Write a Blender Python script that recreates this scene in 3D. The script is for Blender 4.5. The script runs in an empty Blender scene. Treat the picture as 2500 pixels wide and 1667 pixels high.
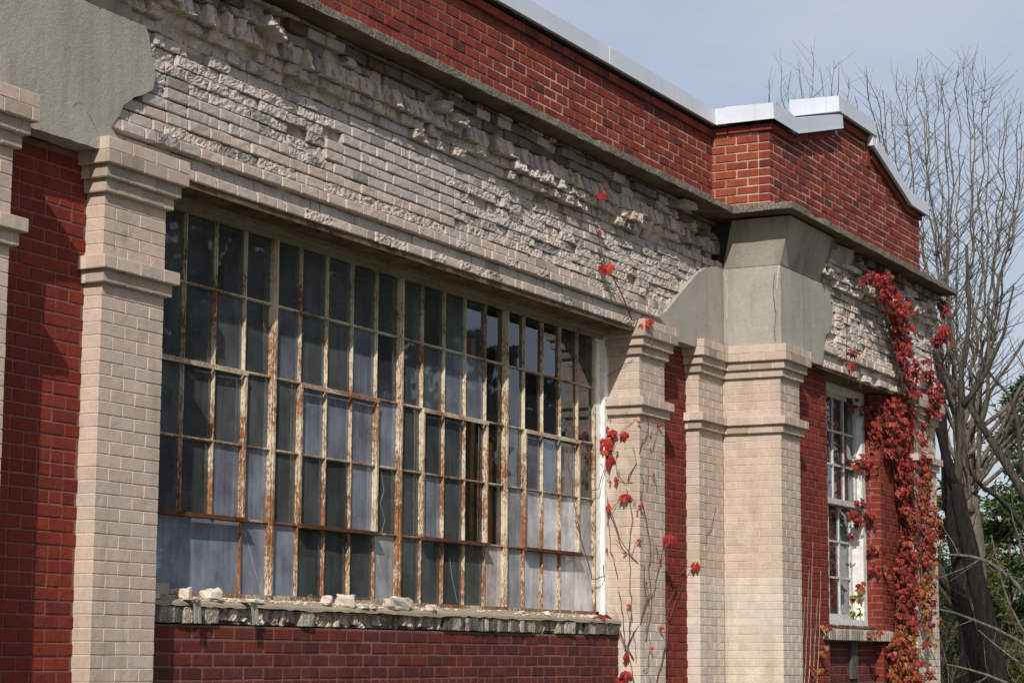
import bpy, math, random
import numpy as np
from mathutils import Matrix, Vector
R = random.Random(7)
RN = np.random.RandomState(11)
SC = bpy.context.scene
COL = SC.collection

# ------------------------------------------------------------------ noise
def _hash(i, j, k):
    h = (i.astype(np.int64) * 374761393 + j.astype(np.int64) * 668265263 + k.astype(np.int64) * 1274126177) & 0xffffffff
    h = ((h ^ (h >> 13)) * 1274126177) & 0xffffffff
    h = ((h ^ (h >> 16)) * 2246822519) & 0xffffffff
    return (h ^ (h >> 15)) / 4294967295.0
def vnoise(p):
    f = np.floor(p); t = p - f; t = t * t * (3 - 2 * t)
    i, j, k = [f[:, a].astype(np.int64) for a in range(3)]
    r = 0
    for a in (0, 1):
        for b in (0, 1):
            for c in (0, 1):
                w = (t[:, 0] if a else 1 - t[:, 0]) * (t[:, 1] if b else 1 - t[:, 1]) * (t[:, 2] if c else 1 - t[:, 2])
                r = r + w * _hash(i + a, j + b, k + c)
    return r * 2 - 1
def fbm(p, o=3):
    p = np.asarray(p, float); r = 0; a = 1.0; s = 0
    for q in range(o):
        r = r + a * vnoise(p * (2.03 ** q) + 17.3 * q); s += a; a *= .5
    return r / s
def n1(x, y=0.0, z=0.0):
    return float(fbm(np.array([[x, y, z]]), 3)[0])

# ------------------------------------------------------------------ mesh collector
class MB:
    def __init__(s):
        s.v = []; s.f = []; s.c = []; s.m = []; s.n = 0; s.sm = []
    def add(s, v, faces, col=(1, 1, 1), mi=0, smooth=False):
        v = np.asarray(v, float); k = len(v)
        s.v.append(v)
        c = np.asarray(col, float)
        if c.ndim == 1:
            c = np.tile(c[:3], (k, 1))
        s.c.append(c)
        o = s.n
        for f in faces:
            s.f.append([i + o for i in f])
        s.m.extend([mi] * len(faces)); s.sm.extend([smooth] * len(faces))
        s.n += k
    def box(s, x0, x1, y0, y1, z0, z1, col=(1, 1, 1), mi=0):
        v = [(x, y, z) for x in (x0, x1) for y in (y0, y1) for z in (z0, z1)]
        s.add(v, [(0, 1, 3, 2), (4, 6, 7, 5), (0, 4, 5, 1), (2, 3, 7, 6), (0, 2, 6, 4), (1, 5, 7, 3)], col, mi)
    def tube(s, pts, rad, n=6, col=(1, 1, 1), mi=0, cap=True):
        pts = np.asarray(pts, float); m = len(pts)
        rad = np.broadcast_to(np.asarray(rad, float), (m,))
        t = np.gradient(pts, axis=0); t /= np.maximum(np.linalg.norm(t, axis=1, keepdims=True), 1e-9)
        a = np.cross(t, (0.31, 0.17, 0.93)); bad = np.linalg.norm(a, axis=1) < .1
        a[bad] = np.cross(t[bad], (1, 0, 0)); a /= np.linalg.norm(a, axis=1, keepdims=True)
        b = np.cross(t, a)
        an = np.arange(n) * 2 * math.pi / n
        ring = pts[:, None, :] + rad[:, None, None] * (np.cos(an)[None, :, None] * a[:, None, :] + np.sin(an)[None, :, None] * b[:, None, :])
        F = []
        for i in range(m - 1):
            for j in range(n):
                k = (j + 1) % n
                F.append((i * n + j, i * n + k, (i + 1) * n + k, (i + 1) * n + j))
        if cap:
            F.append(tuple(range(n))[::-1]); F.append(tuple((m - 1) * n + j for j in range(n)))
        s.add(ring.reshape(-1, 3), F, col, mi, smooth=n > 4)
    def build(s, name, mats, parent=None, origin=None):
        me = bpy.data.meshes.new(name)
        v = np.concatenate(s.v); c = np.concatenate(s.c)
        org = np.array(origin if origin is not None else (0, 0, 0), float)
        me.from_pydata((v - org).tolist(), [], s.f)
        at = me.color_attributes.new('Col', 'FLOAT_COLOR', 'POINT')
        at.data.foreach_set('color', np.concatenate([c, np.ones((len(c), 1))], 1).astype(np.float32).ravel())
        if not isinstance(mats, (list, tuple)): mats = [mats]
        for m in mats: me.materials.append(m)
        me.polygons.foreach_set('material_index', s.m)
        me.polygons.foreach_set('use_smooth', s.sm)
        me.update()
        o = bpy.data.objects.new(name, me); COL.objects.link(o)
        if parent is not None:
            o.parent = parent; w = WL.get(parent, Vector((0, 0, 0)))
            o.location = Vector(org) - w
        else:
            o.location = org
        WL[o] = Vector(org)
        return o
WL = {}
def thing(name, label, cat, loc, group=None):
    o = bpy.data.objects.new(name, None); COL.objects.link(o); o.location = loc
    o.empty_display_size = .3
    o['label'] = label; o['category'] = cat
    if group: o['group'] = group
    WL[o] = Vector(loc); return o
def tag(o, label, cat, group=None):
    o['label'] = label; o['category'] = cat
    if group: o['group'] = group
    return o

# ------------------------------------------------------------------ materials
def newmat(name):
    m = bpy.data.materials.new(name); m.use_nodes = True
    nt = m.node_tree; nt.nodes.clear()
    return m, nt
class NT:
    def __init__(s, nt): s.nt = nt
    def n(s, typ, **kw):
        nd = s.nt.nodes.new(typ)
        for k, v in kw.items():
            if k.startswith('_'): setattr(nd, k[1:], v)
        return nd
    def l(s, a, b): s.nt.links.new(a, b)
    def noise(s, vec, scale, detail=4, rough=.6):
        nd = s.nt.nodes.new('ShaderNodeTexNoise'); nd.inputs['Scale'].default_value = scale
        nd.inputs['Detail'].default_value = detail; nd.inputs['Roughness'].default_value = rough
        if vec is not None: s.l(vec, nd.inputs['Vector'])
        return nd.outputs['Fac']
    def ramp(s, fac, stops):
        nd = s.nt.nodes.new('ShaderNodeValToRGB'); e = nd.color_ramp.elements
        while len(e) > len(stops): e.remove(e[-1])
        while len(e) < len(stops): e.new(.5)
        for q, (p, c) in zip(e, stops):
            q.position = p; q.color = (c, c, c, 1) if isinstance(c, (int, float)) else (*c, 1)
        s.l(fac, nd.inputs['Fac']); return nd.outputs['Color']
    def mix(s, a, b, fac, mode='MIX'):
        nd = s.nt.nodes.new('ShaderNodeMix'); nd.data_type = 'RGBA'; nd.blend_type = mode
        for inp, v in ((nd.inputs[6], a), (nd.inputs[7], b), (nd.inputs[0], fac)):
            if hasattr(v, 'links'): s.l(v, inp)
            elif isinstance(v, (int, float)): inp.default_value = v if inp.type == 'VALUE' else (v, v, v, 1)
            else: inp.default_value = (*v, 1)
        return nd.outputs[2]
    def math(s, op, a, b=0.0, clamp=False):
        nd = s.nt.nodes.new('ShaderNodeMath'); nd.operation = op; nd.use_clamp = clamp
        for inp, v in zip(nd.inputs, (a, b)):
            if hasattr(v, 'links'): s.l(v, inp)
            else: inp.default_value = v
        return nd.outputs[0]
    def mapping(s, vec, scale=(1, 1, 1), rot=(0, 0, 0)):
        nd = s.nt.nodes.new('ShaderNodeMapping'); nd.inputs['Scale'].default_value = scale; nd.inputs['Rotation'].default_value = rot
        s.l(vec, nd.inputs['Vector']); return nd.outputs[0]
    def pos(s): return s.nt.nodes.new('ShaderNodeNewGeometry').outputs['Position']
    def attr(s):
        nd = s.nt.nodes.new('ShaderNodeAttribute'); nd.attribute_name = 'Col'; return nd.outputs['Color']
    def sep(s, v):
        nd = s.nt.nodes.new('ShaderNodeSeparateXYZ'); s.l(v, nd.inputs[0]); return nd.outputs
    def bump(s, h, strength, dist=.01, normal=None):
        nd = s.nt.nodes.new('ShaderNodeBump'); nd.inputs['Strength'].default_value = strength; nd.inputs['Distance'].default_value = dist
        s.l(h, nd.inputs['Height'])
        if normal is not None: s.l(normal, nd.inputs['Normal'])
        return nd.outputs[0]
    def out(s, base, rough=.85, bump=None, spec=.3, metal=0.0, sub=None):
        p = s.nt.nodes.new('ShaderNodeBsdfPrincipled')
        if hasattr(base, 'links'): s.l(base, p.inputs['Base Color'])
        else: p.inputs['Base Color'].default_value = (*base, 1)
        if hasattr(rough, 'links'): s.l(rough, p.inputs['Roughness'])
        else: p.inputs['Roughness'].default_value = rough
        p.inputs['Specular IOR Level'].default_value = spec; p.inputs['Metallic'].default_value = metal
        if bump is not None: s.l(bump, p.inputs['Normal'])
        o = s.nt.nodes.new('ShaderNodeOutputMaterial'); s.l(p.outputs[0], o.inputs[0]); return p, o

def mat_masonry(name, mott=.25, darken=.25, bumpk=.35, fine=160, staincol=(.35, .33, .31), streak=True):
    m, nt = newmat(name); N = NT(nt); P = N.pos(); a = N.attr()
    mo = N.ramp(N.noise(P, 9, 5, .65), [(.25, 1 - mott), (.75, 1 + mott * .6)])
    c = N.mix(a, mo, 1.0, 'MULTIPLY')
    mo2 = N.ramp(N.noise(P, 70, 3, .7), [(.3, 1 - mott * .7), (.7, 1 + mott * .4)])
    c = N.mix(c, mo2, 1.0, 'MULTIPLY')
    if darken:
        st = N.noise(N.mapping(P, (3.2, 3.2, .55)), 1.6, 5, .65)
        st = N.ramp(st, [(.52, 0), (.72, darken)])
        c = N.mix(c, staincol, st, 'MULTIPLY')
    h = N.noise(P, fine, 4, .7)
    h2 = N.noise(P, 28, 4, .6)
    hh = N.math('ADD', h, N.math('MULTIPLY', h2, 1.6))
    N.out(c, .92, N.bump(hh, bumpk, .012), .2)
    return m

M = {}
M['cream'] = mat_masonry('cream_brick', .16, .6, .24, 190, (.62, .58, .53))
M['rough'] = mat_masonry('spalled_cream_brick', .22, .3, .45, 150, (.6, .57, .54))
M['red'] = mat_masonry('red_brick_painted', .25, .35, .4, 120, (.55, .5, .55))
M['parapet'] = mat_masonry('red_brick_weathered', .3, .4, .5, 120, (.45, .42, .5))

def mat_concrete(name, base, dark, stainamt=.6, crack=False):
    m, nt = newmat(name); N = NT(nt); P = N.pos()
    c = N.mix(tuple(x * .86 for x in base), tuple(min(1, x * 1.12) for x in base), N.ramp(N.noise(P, 2.3, 6, .6), [(.3, 0), (.7, 1)]))
    c = N.mix(c, N.ramp(N.noise(P, 45, 3, .7), [(.3, .9), (.7, 1.06)]), 1.0, 'MULTIPLY')
    st = N.ramp(N.noise(N.mapping(P, (5, 5, .5)), 1.3, 5, .6), [(.5, 0), (.75, stainamt)])
    c = N.mix(c, dark, st)
    if crack:
        v = nt.nodes.new('ShaderNodeTexVoronoi'); v.feature = 'DISTANCE_TO_EDGE'; v.inputs['Scale'].default_value = 1.1
        w = N.mix(P, N.noise(P, 5, 4), .12); N.l(w, v.inputs['Vector'])
        k = N.ramp(v.outputs['Distance'], [(0, 1), (.006, 0)])
        k = N.math('MULTIPLY', k, N.ramp(N.noise(P, .9, 2), [(.52, 0), (.58, 1)]))
        c = N.mix(c, (.05, .045, .04), k)
    c = N.mix(c, N.attr(), 1.0, 'MULTIPLY')
    h = N.math('ADD', N.noise(P, 95, 4, .75), N.math('MULTIPLY', N.noise(P, 22, 2), .7))
    N.out(c, .9, N.bump(h, .5, .012), .2)
    return m
M['stucco'] = mat_concrete('grey_stucco', (.338, .32, .284), (.15, .142, .122), .5)
M['flare'] = mat_concrete('stained_stucco', (.31, .29, .245), (.12, .11, .09), .75)
M['cement'] = mat_concrete('sill_cement', (.30, .255, .185), (.13, .105, .07), .5, False)

def mat_ledge():
    m, nt = newmat('weathered_ledge_concrete'); N = NT(nt); P = N.pos()
    c = N.ramp(N.noise(P, 55, 5, .75), [(.36, (.035, .033, .03)), (.48, (.16, .145, .12)), (.68, (.31, .28, .23))])
    N.out(c, .95, N.bump(N.noise(P, 60, 5, .75), .8, .02), .1); return m
M['ledge'] = mat_ledge()
def mat_metal_white():
    m, nt = newmat('white_coping_metal'); N = NT(nt); P = N.pos()
    c = N.mix((.53, .56, .63), (.46, .49, .56), N.ramp(N.noise(P, 1.5, 5), [(.35, 0), (.7, 1)]))
    c = N.mix(c, (.30, .30, .30), N.ramp(N.noise(N.mapping(P, (9, 9, .7)), 1.5, 5, .65), [(.55, 0), (.8, .45)]))
    N.out(c, .45, N.bump(N.noise(P, 3.5, 3), .14, .02), .45); return m
M['coping'] = mat_metal_white()
def mat_plain(name, col, rough=.7, spec=.3, metal=0, var=.2, scale=12, bumpk=.2):
    m, nt = newmat(name); N = NT(nt); P = N.pos()
    c = N.mix(tuple(x * (1 - var) for x in col), tuple(min(1, x * (1 + var)) for x in col), N.ramp(N.noise(P, scale, 5, .65), [(.3, 0), (.7, 1)]))
    N.out(c, rough, N.bump(N.noise(P, scale * 8, 3), bumpk, .01), spec, metal); return m
M['ledge_soffit'] = mat_plain('brown_ledge_underside', (.105, .08, .052), .9, .1, 0, .6, 3, .3)  # underside is a darker brown than the ledge front
M['dark_flash'] = mat_plain('dark_flashing', (.03, .028, .026), .6)
M['soffit'] = mat_plain('rusted_steel_lintel', (.11, .075, .045), .85, .2, 0, .65, 5, .5)
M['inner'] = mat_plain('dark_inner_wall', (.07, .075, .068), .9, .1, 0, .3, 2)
M['roof'] = mat_plain('roof_felt', (.12, .12, .12), .95)
M['alu'] = mat_plain('aluminium', (.42, .41, .37), .45, .5, .4)
M['wood_grey'] = mat_plain('grey_weathered_wood', (.07, .068, .065), .85, .2, 0, .4, 20)
M['wood'] = mat_plain('varnished_wood', (.66, .28, .075), .5, .4, 0, .5, 6)
M['stone'] = mat_plain('spalled_brick_fragment', (.56, .49, .42), .95, .1, 0, .15, 30, .5)
M['wire'] = mat_plain('pale_cable', (.6, .62, .65), .5)
def mat_paint(name, paint, rust, lo, hi, zlo, zhi, amtlow, amthigh):
    """peeling paint over rust; corrosion heavier towards the bottom rail"""
    m, nt = newmat(name); N = NT(nt); P = N.pos()
    z = N.sep(P)[2]
    t = N.math('DIVIDE', N.math('SUBTRACT', z, zlo), zhi - zlo, True)
    n = N.noise(N.mapping(P, (1, 1, .35)), 85, 5, .8)
    n = N.math('ADD', n, N.math('MULTIPLY', N.math('SUBTRACT', N.noise(P, 2.6, 3), .5), .7))
    th = N.math('ADD', N.math('MULTIPLY', t, amthigh - amtlow), amtlow)
    k = N.math('MULTIPLY', N.math('SUBTRACT', n, th), 9.0, True)
    k2 = N.noise(P, 16, 4)
    rc = N.mix(rust[0], rust[1], N.ramp(k2, [(.35, 0), (.65, 1)]))
    pc = N.mix(paint, tuple(x * .72 for x in paint), N.ramp(N.noise(P, 14, 4), [(.4, 0), (.7, 1)]))
    c = N.mix(pc, rc, k)
    h = N.math('SUBTRACT', N.noise(P, 90, 3), N.math('MULTIPLY', k, .7))
    N.out(c, .8, N.bump(h, .5, .006), .25); return m
M['frame'] = mat_paint('peeling_steel_sash_paint', (.56, .48, .36), ((.28, .11, .04), (.13, .05, .024)), 0, 1, 2.0, 4.2, .395, .515)
M['rustrail'] = mat_paint('rusted_vent_rail', (.40, .32, .23), ((.13, .042, .018), (.06, .025, .015)), 0, 1, 2.0, 4.2, .2, .52)
M['whitewood'] = mat_paint('peeling_white_wood', (.78, .77, .74), ((.2, .19, .17), (.3, .28, .25)), 0, 1, 2.0, 4.2, .7, .58)
M['dullsash'] = mat_paint('dull_white_sash', (.50, .50, .48), ((.22, .2, .17), (.3, .28, .25)), 0, 1, 1.5, 5, .6, .6)  # greyer, duller white than the window frame
M['trim'] = mat_paint('dirty_head_trim', (.25, .22, .155), ((.10, .05, .02), (.13, .10, .06)), 0, 1, 2, 4.2, .5, .56)
M['whitesash'] = mat_paint('white_wood_sash', (.66, .66, .65), ((.3, .29, .27), (.42, .4, .37)), 0, 1, 1.5, 5, .72, .72)

def mat_glass():
    """old panes: a clear or dusty film (Col = film colour, film amount is its alpha-like z) over a fresnel reflection"""
    m, nt = newmat('old_window_glass'); N = NT(nt); P = N.pos()
    a = N.attr()
    at2 = nt.nodes.new('ShaderNodeAttribute'); at2.attribute_name = 'film'
    amt = at2.outputs['Fac']
    st = N.ramp(N.noise(N.mapping(P, (16, 16, 1.1)), 1.5, 5, .65), [(.3, .72), (.7, 1.12)])
    bl = N.ramp(N.noise(P, 3.6, 5, .6), [(.35, .62), (.65, 1.15)])
    k = N.math('MULTIPLY', N.math('MULTIPLY', amt, st), bl, True)
    df = nt.nodes.new('ShaderNodeBsdfDiffuse'); N.l(a, df.inputs[0])
    tr = nt.nodes.new('ShaderNodeBsdfTransparent'); tr.inputs[0].default_value = (.80, .86, .84, 1)
    mx = nt.nodes.new('ShaderNodeMixShader'); N.l(k, mx.inputs[0]); N.l(tr.outputs[0], mx.inputs[1]); N.l(df.outputs[0], mx.inputs[2])
    gl = nt.nodes.new('ShaderNodeBsdfGlossy'); gl.inputs['Roughness'].default_value = .02
    gl.inputs[0].default_value = (.92, .95, 1, 1)
    bp = N.bump(N.noise(P, 4.5, 2), .014, .02); N.l(bp, gl.inputs['Normal'])
    fr = nt.nodes.new('ShaderNodeFresnel'); fr.inputs[0].default_value = 1.5
    fk = N.math('MULTIPLY', fr.outputs[0], 1.45, True)
    m2 = nt.nodes.new('ShaderNodeMixShader'); N.l(fk, m2.inputs[0]); N.l(mx.outputs[0], m2.inputs[1]); N.l(gl.outputs[0], m2.inputs[2])
    o = nt.nodes.new('ShaderNodeOutputMaterial'); N.l(m2.outputs[0], o.inputs[0]); return m
M['glass'] = mat_glass()
def mat_leaf(name, trans=.35):
    m, nt = newmat(name); N = NT(nt); P = N.pos(); a = N.attr()
    c = N.mix(a, N.ramp(N.noise(P, 60, 3), [(.3, .75), (.7, 1.15)]), 1.0, 'MULTIPLY')
    p = nt.nodes.new('ShaderNodeBsdfPrincipled'); N.l(c, p.inputs['Base Color']); p.inputs['Roughness'].default_value = .5
    p.inputs['Specular IOR Level'].default_value = .35
    t = nt.nodes.new('ShaderNodeBsdfTranslucent'); N.l(c, t.inputs[0])
    mx = nt.nodes.new('ShaderNodeMixShader'); mx.inputs[0].default_value = trans
    N.l(p.outputs[0], mx.inputs[1]); N.l(t.outputs[0], mx.inputs[2])
    o = nt.nodes.new('ShaderNodeOutputMaterial'); N.l(mx.outputs[0], o.inputs[0]); return m
M['leaf'] = mat_leaf('creeper_leaf', .22); M['needle'] = mat_leaf('evergreen_needles', .2)
def mat_attr(name, rough=.9, bumpk=1.0, scale=25, stretch=(1, 1, .16)):
    m, nt = newmat(name); N = NT(nt); P = N.pos(); a = N.attr()
    n = N.noise(N.mapping(P, stretch), scale, 5, .7)
    c = N.mix(a, N.ramp(n, [(.32, .35), (.68, 1.6)]), 1.0, 'MULTIPLY')
    N.out(c, rough, N.bump(n, bumpk, .05), .15); return m
M['bark'] = mat_attr('bark'); M['stem'] = mat_attr('vine_stem', .8, .3, 60)
M['moss'] = mat_attr('moss_litter', .95, .5, 40, (1, 1, 1))
def mat_sheet():
    m, nt = newmat('foam_backed_sheeting'); N = NT(nt); P = N.pos()
    h = N.noise(N.mapping(P, (20, 20, 7)), 2.2, 4)
    c = N.mix((.42, .48, .46), (.58, .62, .6), N.ramp(N.noise(P, 2, 4), [(.4, 0), (.6, 1)]))
    N.out(c, .6, N.bump(h, .9, .05), .3); return m
M['sheet'] = mat_sheet()

# ------------------------------------------------------------------ bricks
def template(nx, ny, nz, b):
    """rounded box surface without its back face; grid lines as (fraction, absolute)"""
    def lines(n):
        L = [(0, 0), (0, b)]
        for i in range(1, n): L.append((i / n, 0))
        return L + [(1, -b), (1, 0)]
    gx, gz = lines(nx), lines(nz)
    gy = [(0, 0), (0, b)] + [(i / ny, 0) for i in range(1, ny)] + [(1, 0)]
    idx = {}; fr = []; ab = []; ex = []; F = []
    X, Y, Z = len(gx) - 1, len(gy) - 1, len(gz) - 1
    def v(i, j, k):
        if (i, j, k) not in idx:
            idx[(i, j, k)] = len(fr)
            fr.append((gx[i][0], gy[j][0], gz[k][0])); ab.append((gx[i][1], gy[j][1], gz[k][1]))
            ex.append(((i == X) - (i == 0), -(j == 0), (k == Z) - (k == 0)))
        return idx[(i, j, k)]
    for i in range(X):
        for k in range(Z): F.append((v(i, 0, k), v(i + 1, 0, k), v(i + 1, 0, k + 1), v(i, 0, k + 1)))
    for j in range(Y):
        for k in range(Z):
            F.append((v(0, j, k), v(0, j, k + 1), v(0, j + 1, k + 1), v(0, j + 1, k)))
            F.append((v(X, j, k), v(X, j + 1, k), v(X, j + 1, k + 1), v(X, j, k + 1)))
        for i in range(X):
            F.append((v(i, j, 0), v(i, j + 1, 0), v(i + 1, j + 1, 0), v(i + 1, j, 0)))
            F.append((v(i, j, Z), v(i + 1, j, Z), v(i + 1, j + 1, Z), v(i, j + 1, Z)))
    ex = np.array(ex, float); ab = np.array(ab, float)
    cnt = (np.abs(ex) > 0).sum(1)
    ab = ab - np.where(cnt[:, None] >= 2, ex * b * .38, 0)
    return np.array(fr, float), ab, ex, F
T_FLAT = template(2, 1, 1, .0042)
T_PAINT = template(5, 1, 2, .0028)
T_MED = template(4, 1, 2, .008)
T_ROUGH = template(11, 2, 6, .005)

FRONT = lambda v: v                                            # local x = world x, local y = depth inwards
def SIDE(x):                                                   # face that looks to -x: local x runs inwards along world y
    return lambda v: np.stack([x + v[:, 1], v[:, 0], v[:, 2]], 1)

def brick(B, s0, s1, d0, d1, z0, z1, col, fr=FRONT, T=T_FLAT, jit=.002, rough=0.0, chunk=0.0, mi=0, flip=False, lean=0.0, paint=None):
    f, ab, ex, F = T
    lo = np.array((s0, d0, z0)); sz = np.array((s1 - s0, d1 - d0, z1 - z0))
    v = lo + f * sz + ab
    w = 1 - f[:, 1]
    v[:, 1] += RN.uniform(-jit, jit)
    v[:, 0] += RN.uniform(-jit, jit) * .7
    if rough or chunk:
        p = v * 1.0
        e = ex / np.maximum(np.linalg.norm(ex, axis=1, keepdims=True), 1)
        seed = RN.uniform(0, 50)
        big = fbm(p * np.array([14, 10, 20]) + seed, 2); fine = fbm(p * 75 + seed, 2); rid = np.abs(fbm(p * 26 + seed, 2))
        am = rough * (.008 * big + .0085 * fine - .010 * rid)
        v[:, 1] -= w * (am + rough * .002)
        v[:, 1] += w * lean * f[:, 2]
        lat = rough * .0035 * fbm(p * 45 + seed + 9, 2)
        v[:, 0] += ex[:, 0] * lat; v[:, 2] += ex[:, 2] * lat
        if chunk:
            ta, tb = RN.uniform(-1, 1, 2)
            sl = ta * (f[:, 0] - .5) + tb * .7 * (f[:, 2] - .5)
            v[:, 1] += w * chunk * (.036 * sl + .026 * np.round(2.5 * np.maximum(0, fbm(p * 13 + seed, 2))) / 2.5)
    else:
        v[:, 1] += w * (.0007 if T is T_PAINT else .0014) * fbm(v * 22, 2)
        if T is T_PAINT:
            v[:, 1] += w * (.0005 * fbm(v * 60, 2) + .008 * np.maximum(0, fbm(v * 11 + 3, 2) - .52)); v[:, 2] += ex[:, 2] * .0014 * fbm(v * 26, 2)
    c = np.array(col) * RN.uniform(.93, 1.06)
    if paint is not None:                                      # old paint left on the parts that did not break away
        k = np.clip((fbm(v * 16 + 5, 3) + .12) * 6, 0, 1)[:, None]; c = c * (1 - k) + np.array(paint) * k
    B.add(fr(v), F if not flip else [q[::-1] for q in F], c, mi)

CREAMS = [(.505, .405, .335), (.495, .402, .335), (.485, .40, .338), (.515, .41, .335), (.495, .395, .325), (.485, .405, .345), (.505, .405, .335)]
REDS = [(.22, .034, .020), (.195, .030, .019), (.235, .040, .021), (.18, .030, .022), (.205, .032, .018)]
PARS = [(.245, .043, .03), (.22, .038, .03), (.26, .050, .03), (.19, .033, .03), (.235, .042, .03), (.22, .039, .03), (.25, .046, .028), (.25, .043, .03), (.23, .041, .03), (.13, .032, .033)]
PANEL = [(.15, .032, .024), (.12, .030, .026), (.17, .034, .022), (.10, .03, .028), (.135, .034, .03)]
MORT_CREAM = (.56, .46, .385); MORT_RED = (.22, .10, .088); MORT_PAR = (.36, .27, .19); MORT_PANEL = (.18, .098, .088)
REDS = [tuple(np.array(q) * .86) for q in REDS]; PARS = [tuple(np.array(q) * .94) for q in PARS]; PANEL = [tuple(np.array(q) * .82) for q in PANEL]
CREAMS = [tuple(np.array(q) * (.955, .955, .965)) for q in CREAMS]
def pick(P): return P[RN.randint(len(P))]

def wall(B, s0, s1, d, z0, z1, h, pal, mort, fr=FRONT, L=.2085, j=.010, T=T_FLAT, depth=.07, off0=0.0, backdepth=.12, header=.0, jit=.002, flip=False, mortfn=None, md=.0045):
    """running-bond facing with real mortar joints; bricks and mortar are one mesh"""
    n = max(1, int(round((z1 - z0) / h)))
    for k in range(n):
        zz0 = z0 + k * h; zz1 = min(z1, zz0 + h)
        if zz1 - zz0 < h * .5: continue
        x = s0 - ((k % 2) * .5 * L + off0) % L
        LL = L * .5 if header and RN.rand() < header else L
        while x < s1 - .012:
            a = max(s0, x); b = min(s1, x + LL)
            if b - a > .03:
                jj = j * RN.uniform(.8, 1.25)
                brick(B, a + (jj / 2 if a > s0 else .0), b - (jj / 2 if b < s1 else .0), d, d + depth, zz0 + j * .5, zz1 - j * .5, pick(pal), fr, T, jit, flip=flip)
            x += LL
    nx = max(2, int((s1 - s0) / .12)); nz = max(2, int((z1 - z0) / .12))
    G = np.array([(s0 + .001 + (s1 - s0 - .002) * i / nx, d + md, z0 + (z1 - z0) * q / nz) for i in range(nx + 1) for q in range(nz + 1)])
    mf = np.array(mort)[None, :] * (1 + .45 * fbm(G * 1.7, 3))[:, None]
    if mortfn: mf = mf * np.array([mortfn(*g) for g in G])[:, None]
    GF = [(i * (nz + 1) + q, (i + 1) * (nz + 1) + q, (i + 1) * (nz + 1) + q + 1, i * (nz + 1) + q + 1) for i in range(nx) for q in range(nz)]
    B.add(fr(G), GF if not flip else [q[::-1] for q in GF], mf)
    v = [(s0 + .001, d + .0075, z0), (s1 - .001, d + .0075, z0), (s1 - .001, d + .0075, z1), (s0 + .001, d + .0075, z1),
         (s0 + .001, d + backdepth, z0), (s1 - .001, d + backdepth, z0), (s1 - .001, d + backdepth, z1), (s0 + .001, d + backdepth, z1)]
    F = [(5, 4, 7, 6), (0, 3, 7, 4), (1, 5, 6, 2), (0, 4, 5, 1), (3, 2, 6, 7)]
    B.add(fr(np.array(v, float)), F if not flip else [q[::-1] for q in F], mort)

H = .0693
def zc(k): return 3.592 + H * k                                 # course lines shared by every cream pier
def proj_of(k):
    return {0: .032, 1: .062, 7: .03, 8: .058, 9: .088, 10: .088}.get(k, 0.0)
def pilaster(name, x0, x1, yf, side, parent, kmin=-52, kmax=11, zoff=0.0, back=.3, pal=CREAMS, label=None, pale=None):
    """cream brick pier: front bricks, bonded left return of depth `side`, corbelled band and capital"""
    B = MB()
    for k in range(kmin, kmax):
        p = proj_of(k)
        a, b, y = x0 - p, x1 + p, yf - p
        z0, z1 = zc(k) + zoff, zc(k + 1) + zoff
        jv = .0028 if p == 0 else .0015
        odd = k % 2
        pl = pal
        if pale and k < pale + RN.randint(-1, 2): pl = [(.55, .475, .415), (.53, .47, .42), (.56, .48, .41), (.52, .465, .42), (.55, .46, .39)]
        if k in (0, 7, 8, 9): pl = [tuple(np.array(q) * RN.uniform(.68, 1.0)) for q in pal for _ in (0, 1)]
        T = T_PAINT
        L = .2085; j = .007
        q = side > .2
        st = a
        if q and odd:                                          # stretcher end wraps the corner
            brick(B, a, a + .1, y, y + .2, z0 + jv, z1 - jv, pick(pl), T=T, jit=.0012); st = a + .109; ys = y + .209
        else:
            ys = y + .111
        x = st if not odd else (st if q else a - .5 * L)
        while x < b - .02:
            u, v = max(st, x), min(b, x + L)
            if b - v < .035: v = b
            if v - u > .02:
                brick(B, u + (j / 2 if u > st else 0), v - (j / 2 if v < b else 0), y, y + (.102 if q else side + .004), z0 + jv, z1 - jv, pick(pl), T=T, jit=.0012)
            x += L if v < b else 9
        if q:
            yy = ys; ye = yf + side + (p if False else 0)
            while yy < ye - .02:
                v = min(ye, yy + L)
                brick(B, yy, v - (j if v < ye else 0), a, a + .09, z0 + jv, z1 - jv, pick(pl), SIDE(0), T, .0012, flip=True)
                yy += L
        B.box(a + .0032, b - .0032, y + .0032, yf + max(back, side), z0, z1, MORT_CREAM)
    o = B.build(name, M['cream'], parent)
    if label: o['label'] = label
    return o

# ================================================================== building
bld = thing('brick_building', 'old red and cream brick workshop with crumbling brick band and tall steel window', 'building', (14, .5, 0))
YP, YR, YW = 0.0, .115, .34
YQ = -.534; YQR = YQ + .115

# --- cream piers
pilaster('pilaster', 9.225, 9.774, 0, .116, bld)
pilaster('pilaster', 16.205, 16.72, 0, .36, bld, pale=-24)
pilaster('pilaster', 17.456, 18.02, 0, .116, bld, pale=-18)
pilaster('pilaster', 7.7, 8.315, -.14, .116, bld, zoff=.03)
pilaster('pilaster', 18.018, 18.503, YQ, .534, bld, pale=-18)
pilaster('pilaster', 21.93, 22.70, YQ, .116, bld, pale=-20)

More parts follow.
